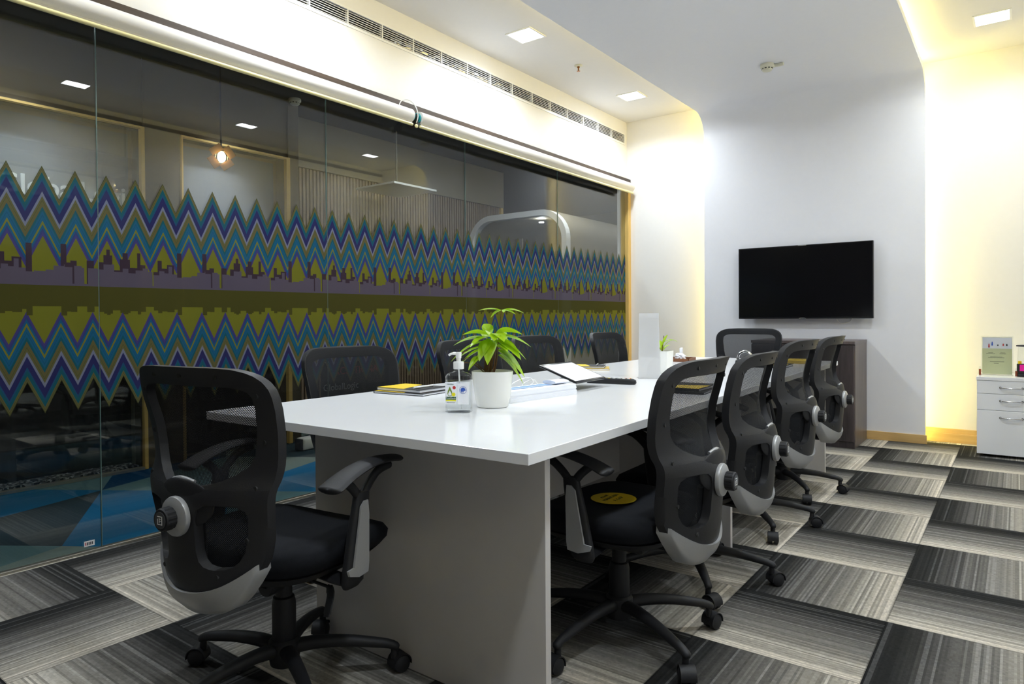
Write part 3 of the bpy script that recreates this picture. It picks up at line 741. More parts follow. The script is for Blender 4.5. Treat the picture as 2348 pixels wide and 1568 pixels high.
# sticker on the second chair's seat
def local_sticker(c, dh):
    st = obj('seat_sticker', lathe(bmesh.new(), [(.0, 0), (.076, 0), (.0765, .0004), (.0, .0008)], 40, cap=False), M['yellow'], None, smooth=30)
    seat = [k for k in c.children if k.name.startswith('seat')][0]
    st.parent = seat; st.location = (0.02, .03, .4655); st.rotation_euler = (R(-1), 0, 0)
    r1 = bmesh.new(); lathe(r1, [(.0690, .0009), (.0700, .0009), (.0700, .0012), (.0690, .0012)], 48); 
    text('sticker_print', 'PLEASE', .014, M['ink'], seat, (.02, .064, .4668), (0, 0, 0), 'CENTER', .0002)
    text('sticker_print', 'MAINTAIN', .021, M['ink'], seat, (.02, .040, .4668), (0, 0, 0), 'CENTER', .0002)
    text('sticker_print', 'A GAP', .021, M['ink'], seat, (.02, .012, .4668), (0, 0, 0), 'CENTER', .0002)
    r1.free()
local_sticker(all_ch[1], -.012)

# ------------------------------------------------------------------ TV and dark cabinet
tv = tag(empty('television', (-1.522, PY, 1.037)), 'black flat-screen television on the white wall above the dark cabinet', 'television')
obj('screen', B(-.552, .552, -.1015, -.098, .016, .650), M['tvscreen'], tv)
bm = bmesh.new(); box(bm, -.562, .562, -.10, -.065, 0, .659, .004); obj('casing', bm, M['tvframe'], tv)
obj('back_housing', B(-.40, .40, -.066, -.03, .10, .50, .008), M['tvframe'], tv)
obj('wall_mount', B(-.15, .15, -.03, 0, .2, .45), M['ink'], tv)
obj('sensor_lip', B(-.03, .03, -.102, -.095, -.006, .004, .002), M['chrome'], tv)
text('logo', '▬▬', .012, M['capgrey'], tv, (0, -.1018, .008), (R(90), 0, 0), 'CENTER') if 0 else obj('logo', B(-.02, .02, -.1025, -.101, .006, .011), M['capgrey'], tv)
obj('top_badge', B(-.035, .035, -.1025, -.101, .6525, .6565), M['silver'], tv)
obj('cable', tube(bmesh.new(), spline([(.26, -.04, .02), (.28, -.03, -.03), (.33, -.01, -.04), (.38, -.006, -.01), (.38, -.006, .06)], 5), .003, 8), M['white_pl'], tv, smooth=60)
cb = tag(empty('cabinet', (-1.425, 6.29, 0)), 'dark wood-grain low cabinet against the wall under the television', 'cabinet')
obj('body', B(-.40, .402, -.255, .27, 0, .832, .001), M['wenge_side'], cb)
obj('top', B(-.402, .404, -.285, .272, .832, .856, .001), M['wenge_side'], cb)
obj('door', B(-.398, -.002, -.285, -.262, .055, .824, .001), M['wenge'], cb); obj('door', B(.002, .398, -.285, -.262, .055, .824, .001), M['wenge'], cb)
obj('plinth', B(-.40, .40, -.27, -.255, 0, .05), M['wenge'], cb)

# ------------------------------------------------------------------ white drawers and what stands on them
dr = tag(empty('drawer_unit', (-.24, 6.25, 0)), 'white three-drawer pedestal with metal handles standing in the yellow-lit alcove', 'drawer unit')
obj('body', B(0, .42, .02, .50, .022, .572, .001), M['lamin'], dr)
obj('top', B(-.004, .424, -.004, .502, .572, .597, .0015), M['lamin'], dr)
for a, b in ((.475, .570), (.352, .472), (.022, .349)):
    d = obj('drawer', B(0, .42, 0, .018, a, b, .001), M['draw'] if 'draw' in M else M['lamin'], dr)
    zc = b-.050 if b-a < .2 else b-.052
    bm = tube(bmesh.new(), spline([(.142, -.004, zc+.002), (.155, -.020, zc+.001), (.19, -.026, zc), (.225, -.026, zc), (.262, -.020, zc+.001), (.272, -.004, zc+.002)], 5), .0042, 8)
    for x in (.142, .272): lathe(bm, [(.008, -.003), (.007, 0)], 12, x, 0, zc+.002, axis='Y')
    obj('handle', bm, M['chrome'], d, smooth=60)
bm = bmesh.new()
for x in (.05, .37):
    for y in (.07, .44): lathe(bm, [(.011, -.01), (.011, .01)], 14, x, y, .011, axis='X')
obj('castor', bm, M['black'], dr)
ls = tag(empty('sign_holder', (-.122, 6.46, .597)), 'clear acrylic stand with a pale green printed leaflet on the white drawers', 'sign holder')
bm = bmesh.new(); box(bm, -.10, .10, -.003, .004, 0, .302, .001); box(bm, -.10, .10, -.003, .07, 0, .004, .001); obj('stand', bm, M['clearplastic'], ls)
lf = obj('leaflet', B(-.092, .092, .0045, .0056, .008, .292), M['cardgreen'], ls)
pic = obj('picture', B(-.091, .091, .0040, .0044, .205, .290), M['skyblue'] if 'skyblue' in M else M['paper'], lf)
for x, z, h, m in ((-.05, .212, .030, 'red_ink'), (-.03, .228, .030, 'blue_ink'), (.005, .226, .010, 'ink'), (.038, .226, .018, 'red_ink'), (.060, .226, .016, 'ink')):
    obj('drawn_figure', lathe(bmesh.new(), [(.004, 0), (.005, h*.4), (.003, h*.7), (.004, h*.85), (.001, h)], 8, x, .0036, z), M[m], lf)
for s, sz, xx, zz in (('OUR FLOOR', .010, -.05, .165), ('A HEALTHY WORKPLACE', .006, -.05, .155), ('DRAFT PLAN', .010, .04, .165)): pass
for w_, x_, z_ in ((.03, -.04, .172), (.055, -.04, .164), (.03, .035, .172), (.04, .035, .164), (.075, -.005, .140), (.10, -.005, .133), (.088, 0, .103), (.03, -.005, .090)):
    obj('printed_line', B(x_-w_/2, x_+w_/2, .0042, .0046, z_, z_+.0022), M['greytext'] if 'greytext' in M else M['capgrey'], lf)
def vial(x, y, h, col, label):
    v = tag(empty('glass_vial', (x, y, .597)), label, 'vial')
    obj('glass', lathe(bmesh.new(), [(.009, 0), (.009, h-.014), (.006, h-.008), (.006, h)], 16), M['clearplastic'], v, smooth=40)
    obj('liquid', lathe(bmesh.new(), [(.0075, .003), (.0075, h-.02)], 16), col, v)
M['amber'] = plain('amber_liquid', srgb('8A3A1A'), .3)
vial(-.226, 6.40, .068, M['amber'], 'small glass vial of red-brown liquid left of the leaflet stand')
vial(-.004, 6.40, .062, M['amber'], 'small glass vial of brown liquid between the leaflet stand and the glass jar')
jr = tag(empty('glass_jar', (.045, 6.42, .597)), 'black-lidded glass jar with magenta and yellow, at the right edge of the drawers', 'jar')
obj('jar_glass', lathe(bmesh.new(), [(.044, .0), (.046, .08), (.040, .20), (.040, .228)], 32), M['clearplastic'], jr, smooth=40)
obj('lid', lathe(bmesh.new(), [(.050, .226), (.052, .230), (.050, .236), (.02, .238)], 32), M['black'], jr, smooth=40)
bm = bmesh.new(); lathe(bm, [(.047, .0), (.050, .004), (.050, .022), (.046, .026)], 32); lathe(bm, [(.0475, .03), (.0475, .095)], 32); obj('black_sleeve', bm, M['black'], jr, smooth=40)
obj('magenta_label', B(-.030, .02, -.052, -.049, .045, .092), M['magenta'], jr); obj('yellow_cap', B(-.040, -.018, -.035, -.015, .096, .118, .003), M['yellow'], jr)

# ------------------------------------------------------------------ things on the table
TZ = .750
def notebook(x, y, rz, w, d, label, n=2, sd=1, fan=8):
    rn = random.Random(sd); root = tag(empty('notebook_pile', (x, y, TZ), R(rz)), label, 'notebooks', 'notebooks left on the table'); return root
def one_book(x, y, z, rz, w, d, h, cover, accent, label, pen=None):
    o = tag(empty('notebook', (x, y, z), R(rz)), label, 'notebook', 'notebooks left on the table')
    bm = bmesh.new(); box(bm, -w/2, w/2, -d/2, d/2, 0, .002, .0008); box(bm, -w/2, w/2, -d/2, d/2, h-.002, h, .0008); box(bm, -w/2, -w/2+.003, -d/2, d/2, 0, h, .001)
    obj('cover', bm, cover, o)
    obj('pages', B(-w/2+.003, w/2-.003, -d/2+.003, d/2-.003, .002, h-.002), M['paper'], o)
    if accent: obj('cover_print', poly_prism(bmesh.new(), [(-w/2+.004, -d/2+.004), (w*.12, -d/2+.004), (-w*.08, d/2-.004), (-w/2+.004, d/2-.004)], h, h+.0005), accent, o)
    if pen:
        obj('pen', tube(bmesh.new(), [(w*.28, -d*.38, h+.005), (w*.28, d*.30, h+.005)], .0045, 10), M[pen], o, smooth=60)
        obj('elastic_loop', B(w/2-.02, w/2-.012, -d/2-.001, d/2+.001, h, h+.0015), M['ink'], o)
    return o
grp_books = 1
one_book(-2.055, 2.085, TZ, 6, .265, .195, .010, M['black'], M['yellow'], 'black and yellow notebook, lower of the two lying by the first glass-side chair')
one_book(-2.065, 2.095, TZ+.0105, 2, .25, .18, .013, M['black'], M['yellow'], 'yellow-printed notebook with pen, upper of the two by the first glass-side chair', 'white_pl')
one_book(-2.075, 3.62, TZ, 28, .26, .19, .010, M['gold'], M['yellow'], 'mustard notebook lying beyond the tablet near the glass-side edge')
one_book(-2.085, 3.63, TZ+.0105, 24, .22, .16, .012, M['black'], M['yellow'], 'black notebook with pen on top of the mustard one beyond the tablet', 'silver')
one_book(-1.115, 2.80, TZ, 96, .26, .20, .010, M['black'], None, 'dark notebook at the bottom of the pair seen between the first two right-side chairs')
one_book(-1.12, 2.81, TZ+.0105, 92, .25, .18, .012, M['black'], M['yellow'], 'dark yellow-printed notebook on top of the pair between the first two right-side chairs')
one_book(-1.20, 4.40, TZ, 93, .25, .18, .014, M['black'], M['yellow'], 'black and yellow notebook seen through the gap before the third right-side chair')
one_book(-1.16, 4.86, TZ, 88, .24, .18, .020, M['gold'], M['yellow'], 'yellow notebook at the far right end of the table')

def leaf_bm(bm, base, d, length, width, droop, roll=0):
    base = Vector(base); d = Vector(d).normalized(); side = d.cross(Vector((0, 0, 1)))
    if side.length < .1: side = Vector((1, 0, 0))
    side.normalize(); n = 9; rows = []
    side = (Matrix.Rotation(roll, 3, d) @ side)
    for i in range(n+1):
        t = i/n; p = base+d*length*t+Vector((0, 0, -droop*t*t*length))
        w = width*math.sin(math.pi*min(1, t**.85))**.85*.5+.0004
        if i == n: w = .0004
        cup = -.18*w
        rows.append([bm.verts.new(p+side*w*s+Vector((0, 0, abs(s)*w*.35))) for s in (-1, -.5, 0, .5, 1)])
    for a, b in zip(rows, rows[1:]):
        for k in range(4): bm.faces.new((a[k], a[k+1], b[k+1], b[k]))
def potted_plant(x, y, s, label, leaves, square=False, stems=()):
    o = tag(empty('potted_plant', (x, y, TZ)), label, 'potted plant')
    if square:
        bm = bmesh.new()
        loft(bm, [super_ring(a*s, a*s, 8, z*s, 32) for a, z in ((.045, 0), (.047, .005), (.052, .125), (.049, .125), (.046, .10))], True, True)
    else:
        bm = lathe(bmesh.new(), [(.030*s, 0), (.050*s, .0), (.056*s, .004), (.066*s, .05), (.0735*s, .115), (.0745*s, .128), (.0715*s, .129), (.069*s, .105), (.03*s, .104)], 48)
    obj('pot', bm, M['pot'], o, smooth=50)
    obj('soil', lathe(bmesh.new(), [(.0, .1045*s), ((.045 if square else .0685)*s, .1055*s)], 24, cap=False), M['soil'], o)
    bm = bmesh.new()
    for p in stems: tube(bm, spline(p, 4), .0022*s, 6)
    if stems: obj('stem', bm, M['twig'], o, smooth=60)
    for lf in leaves:
        bm = bmesh.new(); leaf_bm(bm, lf[0], lf[1], lf[2], lf[3]*1.25, lf[4]*.62, *lf[5:]); obj('leaf', bm, M['leaf'], o, smooth=180)
    return o
# camera-side axes used only to place the plant's leaves around its stem
rnd = random.Random(11)
def dirv(az, el): return (math.cos(R(az))*math.cos(R(el)), math.sin(R(az))*math.cos(R(el)), math.sin(R(el)))
top = (.028, .02, .345)
RA = 37.6    # azimuth that points right across the view
lv = []
# crown on the tall shoot
for az, ln, w, dr_, el in ((RA+180, .085, .020, .35, 12), (RA+205, .045, .024, .55, -15), (RA, .082, .024, .50, 10), (RA-25, .055, .020, .45, 0), (RA+80, .05, .02, .4, 5)): lv.append((top, dirv(az, el), ln, w, dr_))
# main rosette
cen = (0, 0, .225)
for az, ln, w, dr_, el, bz, rad in (
    (RA+180, .125, .036, .55, 8, .245, .015), (RA+190, .135, .034, .75, -4, .235, .015), (RA+200, .085, .036, .95, -25, .215, .012), (RA+165, .11, .032, .6, 0, .215, .015),
    (RA+235, .075, .042, .9, -25, .240, .012), (RA+258, .080, .044, 1.0, -30, .245, .01), (RA-85, .065, .044, .6, 0, .262, .01), (RA-60, .075, .040, .7, 5, .26, .01), (RA+222, .09, .040, .6, 0, .25, .012), (RA+188, .10, .040, .45, 18, .255, .012), (RA-8, .10, .044, .45, 14, .262, .012),
    (RA-5, .125, .036, .65, 6, .250, .015), (RA-15, .11, .044, .8, -6, .235, .015), (RA-25, .095, .046, .7, -15, .235, .02), (RA, .10, .042, .7, -35, .20, .02),
    (RA-35, .075, .040, .7, -12, .215, .02), (RA+10, .11, .042, .8, -30, .185, .02), (RA-10, .11, .036, .7, -28, .205, .02), (RA-20, .06, .04, .5, -25, .20, .025),
    (RA+110, .09, .04, .5, 15, .25, .01), (RA+60, .10, .04, .5, 10, .25, .01), (RA+130, .06, .034, .2, 55, .255, .01), (RA+40, .08, .036, .6, 5, .24, .01),
    (RA+210, .05, .024, .9, -20, .18, .05), (RA+175, .10, .030, .8, -12, .205, .03), (RA-50, .055, .036, .5, -10, .225, .03)):
    dv = dirv(az, 0); lv.append(((dv[0]*rad, dv[1]*rad, bz), dirv(az, el), ln, w, dr_, rnd.uniform(-.4, .4)))
st = [[(.0, 0, .10), (.012, .01, .18), (.02, .016, .26), (.028, .02, .346)]]
for k in range(14):
    a = rnd.uniform(0, 6.28); r0 = rnd.uniform(.004, .02); st.append([(r0*math.cos(a)-.012, r0*math.sin(a)-.008, .104), (r0*1.5*math.cos(a)-.01, r0*1.5*math.sin(a), .16), (r0*1.2*math.cos(a), r0*1.2*math.sin(a), .235)])
st.append([(-.02, -.015, .12), (-.055, -.045, .155), (-.095, -.07, .16), (-.10, -.078, .18), (-.07, -.05, .205)])
st.append([(-.01, 0, .11), (-.04, -.03, .15), (-.07, -.05, .175), (-.085, -.06, .165)])
st.append([(.0, .0, .112), (.03, .02, .113), (.058, .036, .106)])
potted_plant(-1.487, 1.915, 1.0, 'lime-green leafy plant in a round white pot beside the hand sanitiser', lv, stems=st)
lv2 = [((0, 0, .12), dirv(RA+20, 50), .09, .018, .6), ((0, 0, .13), dirv(RA-10, 60), .12, .016, .7), ((.01, 0, .17), dirv(RA, 35), .10, .018, .9), ((0, 0, .12), dirv(RA+180, 55), .10, .02, .5), ((.0, 0, .12), dirv(RA+90, 60), .1, .02, .4), ((.01, .01, .105), dirv(RA-5, 40), .05, .02, .7), ((0, 0, .15), dirv(RA-60, 65), .11, .016, .5)]
potted_plant(-1.585, 3.60, 1.0, 'small green plant in a square white pot half hidden behind the tall white card stand', lv2, True, [[(0, 0, .10), (.004, .003, .16), (.01, .006, .21)]])

# hand sanitiser
hs = tag(empty('hand_sanitizer', (-1.497, 1.742, TZ), R(28)), 'clear hand sanitiser bottle with white pump, left of the potted plant', 'bottle')
rg = [super_ring(a, b, n_, z, 40) for a, b, n_, z in ((.040, .026, 4, 0), (.044, .029, 5, .003), (.044, .029, 5, .105), (.0425, .028, 5, .108), (.044, .029, 5, .111), (.044, .029, 4, .122), (.038, .026, 3.2, .131), (.020, .018, 2.3, .137), (.0155, .0155, 2, .140), (.0155, .0155, 2, .146))]
obj('bottle', loft(bmesh.new(), rg), M['clearplastic'], hs, smooth=45)
rg = [super_ring(a, b, 4.6, z, 40) for a, b, z in ((.038, .0245, .004), (.0415, .0265, .007), (.0415, .0265, .104), (.040, .026, .106))]
obj('gel', loft(bmesh.new(), rg), M['gel'], hs, smooth=45)
bm = lathe(bmesh.new(), [(.0172, .146), (.0180, .148), (.0180, .168), (.0165, .171), (.0075, .172), (.0075, .182), (.0092, .183), (.0105, .200), (.0095, .203)], 28)
tube(bm, spline([(.0, 0, .197), (-.014, 0, .199), (-.026, 0, .197), (-.034, 0, .192)], 4), [(.008, .005)]*6+[(.006, .004)]*6+[(.004, .0035)], 10)
obj('pump', bm, M['white_pl'], hs, smooth=45)
obj('dip_tube', tube(bmesh.new(), [(0, 0, .145), (.004, 0, .08), (.008, 0, .012)], .0028, 8), M['white_pl'], hs, smooth=60)
M['labelgreen'] = plain('dark_green_print', srgb('1F5A3C'), .4); M['olive'] = plain('olive_print', srgb('6E8A1E'), .4); M['lemon'] = plain('lemon_print', srgb('E8E020'), .4)
lb = obj('front_label', B(-.040, -.001, -.0305, -.0295, .030, .104, .0004), M['paper'], hs)
obj('label_print', B(-.038, -.003, -.0310, -.0306, .046, .055), M['labelgreen'], lb); obj('label_print', B(-.038, -.003, -.0310, -.0306, .0405, .0455), M['lemon'], lb)
text('label_text', 'PureHands', .0075, M['white_ink'], lb, (-.0205, -.0313, .0505), (R(90), 0, 0), 'CENTER', .0001)
text('label_text', 'Himalaya', .0062, M['labelgreen'], lb, (-.022, -.0309, .097), (R(90), 0, 0), 'CENTER', .0001)
text('label_text', 'Hand Sanitizer', .0048, M['ink'], lb, (-.0205, -.0309, .0355), (R(90), 0, 0), 'CENTER', .0001)
bm = bmesh.new(); dp = [(0, .030), (.007, .014), (.0085, .006), (.006, -.001), (0, -.003), (-.006, -.001), (-.0085, .006), (-.007, .014)]
bm.faces.new([bm.verts.new((-.024+x, -.0308, .060+z)) for x, z in dp]); obj('drop_print', bm, M['olive'], lb)
bm = bmesh.new(); bm.faces.new([bm.verts.new((-.024+x*.7, -.0310, .0605+z*.55)) for x, z in dp]); obj('drop_print', bm, M['paper'], lb)
obj('lemon_print', lathe(bmesh.new(), [(.0065, -.0004), (.0065, 0)], 20, -.011, -.0308, .063, axis='Y'), M['lemon'], lb)
obj('seal_print', lathe(bmesh.new(), [(.0055, -.0003), (.0055, 0), (.0048, 0)], 20, -.009, -.0308, .086, axis='Y'), M['red_ink'], lb)
lb2 = obj('side_label', B(.002, .040, -.0303, -.0297, .030, .100, .0003), M['paper'], hs)
bm = bmesh.new(); lathe(bm, [(.0125, -.0002), (.0125, 0), (.0115, 0), (.0115, -.0002)], 32, .021, -.0305, .078, axis='Y', cap=False); obj('badge_ring', bm, M['blue_ink'], lb2)
bm = bmesh.new(); bm.faces.new([bm.verts.new((.021+.0085*math.cos(a), -.0307, .078+.0085*math.sin(a))) for a in [R(v) for v in range(-20, 201, 20)]]+[bm.verts.new((.015, -.0307, .068)), bm.verts.new((.018, -.0307, .076)), bm.verts.new((.021, -.0307, .068)), bm.verts.new((.024, -.0307, .076))]); obj('hand_mark', bm, M['blue_ink'], lb2)

# stack of white sheets, tablet, cable, remote, card stand, tissues, speaker
pk = tag(empty('paper_stack', (-1.530, 2.235, TZ), R(-6)), 'thick white booklet stack with blue squares on top, right of the potted plant', 'papers')
bm = bmesh.new(); rn = random.Random(5)
for k in range(7):
    z = k*.00605; dx = rn.uniform(-.0015, .0015); dy = rn.uniform(-.002, .002); box(bm, -.062+dx+k*.001, .062+dx-k*.0005, -.205+dy, .205+dy, z, z+.0060, .0004, 1)
obj('sheets', bm, M['paper'], pk)
for k in range(7): obj('blue_square', B(-.040, .022, -.185+k*.050, -.153+k*.050, .0432, .0436), M['paleblue'], pk)
obj('curled_sheet', tube(bmesh.new(), [(.0, .10, .052), (.0, .19, .052)], (.035), 14, .25), M['paper'], pk, smooth=60)
tbm = tag(empty('tablet', (0, 0, 0)), 'black-edged tablet tilted on a stand, showing a blank white screen', 'tablet')
a, b_, c_, d_ = Vector((-1.487, 2.500, .790)), Vector((-1.500, 2.785, .790)), Vector((-1.682, 2.800, .857)), Vector((-1.672, 2.525, .857))
tb_x = (b_-a).normalized(); tb_y = ((d_-a)-tb_x*(d_-a).dot(tb_x)).normalized(); tb_z = tb_x.cross(tb_y)
if tb_z.z < 0: tb_z = -tb_z
mw = Matrix((( -tb_x.x, tb_y.x, tb_z.x, b_.x), (-tb_x.y, tb_y.y, tb_z.y, b_.y), (-tb_x.z, tb_y.z, tb_z.z, b_.z), (0, 0, 0, 1)))
mw = Matrix(((tb_x.x, tb_y.x, tb_z.x, a.x), (tb_x.y, tb_y.y, tb_z.y, a.y), (tb_x.z, tb_y.z, tb_z.z, a.z), (0, 0, 0, 1)))
tbm.matrix_world = mw; TW, TH = .285, .20
bm = bmesh.new(); box(bm, 0, TW, 0, TH, -.009, 0, .003, 2); obj('casing', bm, M['tvframe'], tbm, smooth=40)
M['tabscreen'] = plain('pale_tablet_screen', srgb('E8EDF6'), .12, grain=10, var=.01, bstr=0)
obj('screen', B(.010, TW-.010, .012, TH-.016, .0, .0006), M['tabscreen'], tbm)
bm = bmesh.new(); box(bm, .06, TW-.06, .06, .14, -.014, -.009, .002); obj('stand_plate', bm, M['silver'], tbm)
ft = bmesh.new(); vs = [ft.verts.new(v) for v in ((.08, .10, -.012), (TW-.08, .10, -.012), (TW-.08, .179, -.108), (.08, .179, -.108), (.08, .093, -.012), (TW-.08, .093, -.012), (TW-.08, .172, -.108), (.08, .172, -.108))]
for f in ((0, 1, 2, 3), (4, 5, 6, 7), (0, 1, 5, 4), (2, 3, 7, 6), (0, 3, 7, 4), (1, 2, 6, 5)): ft.faces.new([vs[i] for i in f])
fo = obj('stand_foot', ft, M['silver'], tbm)
cbp = [(-1.62, 2.12, .754), (-1.68, 2.20, .754), (-1.72, 2.30, .765), (-1.74, 2.42, .79), (-1.72, 2.48, .80), (-1.69, 2.47, .78), (-1.70, 2.41, .76), (-1.73, 2.45, .775), (-1.71, 2.50, .79), (-1.67, 2.49, .765), (-1.66, 2.55, .754), (-1.62, 2.60, .757), (-1.60, 2.66, .76)]
tag(obj('charging_cable', tube(bmesh.new(), spline(cbp, 6), .0028, 8), M['white_pl'], smooth=60), 'thin white charging cable looping behind the paper stack', 'cable')
rm = tag(empty('remote_control', (-1.535, 2.90, TZ), R(10)), 'long black remote control with coloured buttons beyond the tablet', 'remote control')
bm = bmesh.new(); loft(bm, [super_ring(a_, b2, 3.5, z, 32) for a_, b2, z in ((.118, .024, 0), (.122, .027, .006), (.120, .027, .018), (.108, .024, .025))]); obj('body', bm, M['black'], rm, smooth=45)
for i in range(3):
    for j in range(8):
        obj('button', B(-.085+j*.024, -.073+j*.024, -.015+i*.0115, -.008+i*.0115, .025, .0275, .001), M[('white_pl', 'white_pl', 'red_ink', 'yellow', 'white_pl', 'silver')[(i+j) % 6]], rm)
cs = tag(empty('card_stand', (-1.492, 3.232, TZ), R(33)), 'tall narrow white card in a clear stand at the middle of the table', 'card stand')
def card_mat():
    t = NT('white_translucent_card'); c = t.mix(t.noise(t.pos(), 30, 2), srgb('F2F2F2'), srgb('FAFAFA')); d = t.n('BsdfDiffuse'); t.l(c, d.inputs[0]); tn = t.n('BsdfTranslucent'); t.l(c, tn.inputs[0])
    m = t.n('MixShader'); m.inputs[0].default_value = .45; t.l(d.outputs[0], m.inputs[1]); t.l(tn.outputs[0], m.inputs[2]); return t.done(m.outputs[0])
M['card'] = card_mat(); M['clearthin'] = glass('thin_clear_sleeve', (.98, .98, .98), .03)
bm = bmesh.new(); vs = [(-.055, 0, 0), (.055, 0, 0), (.052, .02, .335), (-.048, .02, .335)]
f0 = [bm.verts.new(v) for v in vs]; f1 = [bm.verts.new((v[0], v[1]+.002, v[2])) for v in vs]; bm.faces.new(f0); bm.faces.new(f1)
for i in range(4): bm.faces.new((f0[i], f0[(i+1) % 4], f1[(i+1) % 4], f1[i]))
obj('card', bm, M['card'], cs)
bm = bmesh.new(); vs = [(-.050, .006, .112), (.050, .006, .112), (.047, .019, .31), (-.044, .019, .31)]
bm.faces.new([bm.verts.new((x, y-.0065 if 0 else y-.0012, z)) for x, y, z in vs]); obj('printed_sheet', bm, M['card'], cs)
bm = bmesh.new(); vs = [(-.058, -.003, 0), (.058, -.003, 0), (.055, .017, .338), (-.051, .017, .338)]
f0 = [bm.verts.new(v) for v in vs]; f1 = [bm.verts.new((v[0], v[1]-.0015, v[2])) for v in vs]; bm.faces.new(f0); bm.faces.new(f1)
for i in range(4): bm.faces.new((f0[i], f0[(i+1) % 4], f1[(i+1) % 4], f1[i]))
box(bm, -.056, .056, -.004, .075, 0, .002); obj('stand', bm, M['clearthin'], cs)
tt = tag(empty('tissue_tray', (-1.905, 4.63, TZ), R(10)), 'brown tray holding a white tissue packet near the far end of the table', 'tray')
M['traywood'] = plain('brown_tray', srgb('7A4A2A'), .5)
bm = bmesh.new(); box(bm, -.09, .09, -.12, .12, 0, .006, .002); box(bm, -.09, -.084, -.12, .12, .006, .022); box(bm, .084, .09, -.12, .12, .006, .022); box(bm, -.09, .09, -.12, -.114, .006, .022); box(bm, -.09, .09, .114, .12, .006, .022); obj('tray', bm, M['traywood'], tt)
tp = tag(empty('tissue_packet', (-1.90, 4.64, TZ+.006), R(16)), 'crumpled white tissues with a square packet standing in the brown tray', 'tissues')
bm = bmesh.new(); bmesh.ops.create_icosphere(bm, subdivisions=3, radius=.038); rn = random.Random(8)
for v in bm.verts: v.co *= 1+rn.uniform(-.16, .2); v.co.z = max(0, v.co.z*.75+.024); v.co.y -= .055
obj('tissues', bm, M['paper'], tp)
obj('packet', B(-.008, .008, -.018, .072, 0, .085, .004), M['paper'], tp)
sk = tag(empty('conference_speaker', (-1.43, 4.55, TZ)), 'chrome and black tabletop device seen between the two nearest right-side chairs', 'speaker')
obj('body', lathe(bmesh.new(), [(.052, 0), (.055, .006), (.052, .022), (.040, .03)], 32), M['black'], sk, smooth=40)
bm = bmesh.new(); tube(bm, spline([(-.04, 0, .03), (-.03, 0, .065), (.01, 0, .085), (.045, 0, .065), (.05, 0, .03)], 5), [(.018, .008)]*21, 12); obj('chrome_handle', bm, M['chrome'], sk, smooth=60)

# ------------------------------------------------------------------ beyond the glass
XW = -4.96
M['lintel'] = plain('dark_olive_wall', srgb('5C5344'), .8, grain=60, var=.06)
struct(obj('floor_corridor', B(-9.5, XG-.012, -1.6, 13.5, -.1, -.001), M['tri']))
struct(obj('ceiling_corridor', B(-9.5, XG-.12, -1.6, 13.5, 3.36, 3.45), M['corr_ceil']))
struct(obj('ceiling_passage', B(-5.13, XG-.12, -1.6, 3.66, 2.95, 3.0), M['corr_ceil']))
struct(obj('wall_far', B(-9.6, -9.5, -1.6, 13.5, 0, 3.36), M['corr_wall']))
struct(obj('wall_corridor_end', B(-9.5, XG, 13.5, 13.6, 0, 3.36), M['corr_wall']))
struct(obj('wall_corridor_start', B(-9.5, XG, -1.7, -1.6, 0, 3.36), M['corr_wall']))
struct(obj('wall_corridor_side', B(XG-.02, XG+.02+.0, YF+.1, 13.5, 0, 3.36), M['wall']))
# dark timber wall behind the second glazing, gravel strip at its foot
struct(obj('wall_timber', B(-5.35, -5.15, -1.6, 3.66, 0, 3.36), M['corr_wall']))
M['darkwood'] = wood('near_black_timber', srgb('1C1716'), srgb('38302C'), 2, 6, .4, .05)
for nm, y0, y1 in (('wall_panel_near', -1.5, 2.30), ('wall_panel_far', 2.61, 3.52)):
    struct(obj(nm, B(-5.15, -5.135, y0, y1, .02, 1.55), M['darkwood'])); struct(obj(nm+'_upper', B(-5.15, -5.135, y0, y1, 1.55, 2.42), M['greyfab']))
struct(obj('trim_gravel', B(-5.135, XW-.02, -1.6, 2.28, 0, .03), M['pebble']))
struct(obj('trim_track', B(XW-.02, XW+.03, -1.6, 2.30, 0, .018), M['alu']))
bm = bmesh.new(); box(bm, XW-.02, XW+.02, 2.305, 2.33, 0, 2.447); box(bm, XW-.02, XW+.02, -1.6, 2.305, 2.432, 2.447); struct(obj('trim_7', bm, M['pine_z']))
bm = bmesh.new(); box(bm, XW-.02, XW+.02, 3.52, 3.555, 0, 2.447); box(bm, XW-.02, XW+.02, 2.60, 2.612, 0, 2.447); box(bm, XW-.02, XW+.02, 2.612, 3.52, 2.432, 2.447); struct(obj('trim_8', bm, M['pine_z']))
struct(obj('window_8', B(XW-.004, XW+.004, -1.6, 2.285, .018, 2.42), M['glass']))
struct(obj('wall_pier', B(-5.14, XW-.005, 2.33, 2.60, 0, 3.36), M['lintel'])); struct(obj('wall_pier_end', B(-5.14, XW-.005, 3.555, 3.66, 0, 3.36), M['lintel']))
struct(obj('wall_lintel', B(-5.14, XW-.02, -1.6, 3.56, 2.45, 3.36), M['lintel']))
sg = tag(empty('wall_sign', (-5.13, 1.92, 1.955)), 'white GlobalLogic lettering on the grey wall panel beyond the glass', 'sign')
text('letters', 'GlobalLogic', .185, M['white_ink'], sg, (0, 0, 0), (R(90), 0, R(90)), 'CENTER', .006, .002)
sb = tag(empty('sign_board', (-4.86, 4.22, 0), R(0)), 'dark standing board with career slogan lettering beyond the glass', 'sign board')
obj('panel', B(-.01, 0, -.42, .46, .02, .86, .002), M['darkpanel'] if 'darkpanel' in M else M['tvframe'], sb)
obj('foot', B(-.12, .12, -.2, -.16, 0, .02), M['black'], sb); obj('foot', B(-.12, .12, .2, .24, 0, .02), M['black'], sb)
text('board_text', 'BUILD YOUR CAREER', .085, M['white_ink'], sb, (.002, 0, .70), (R(90), 0, R(90)), 'CENTER', .001)
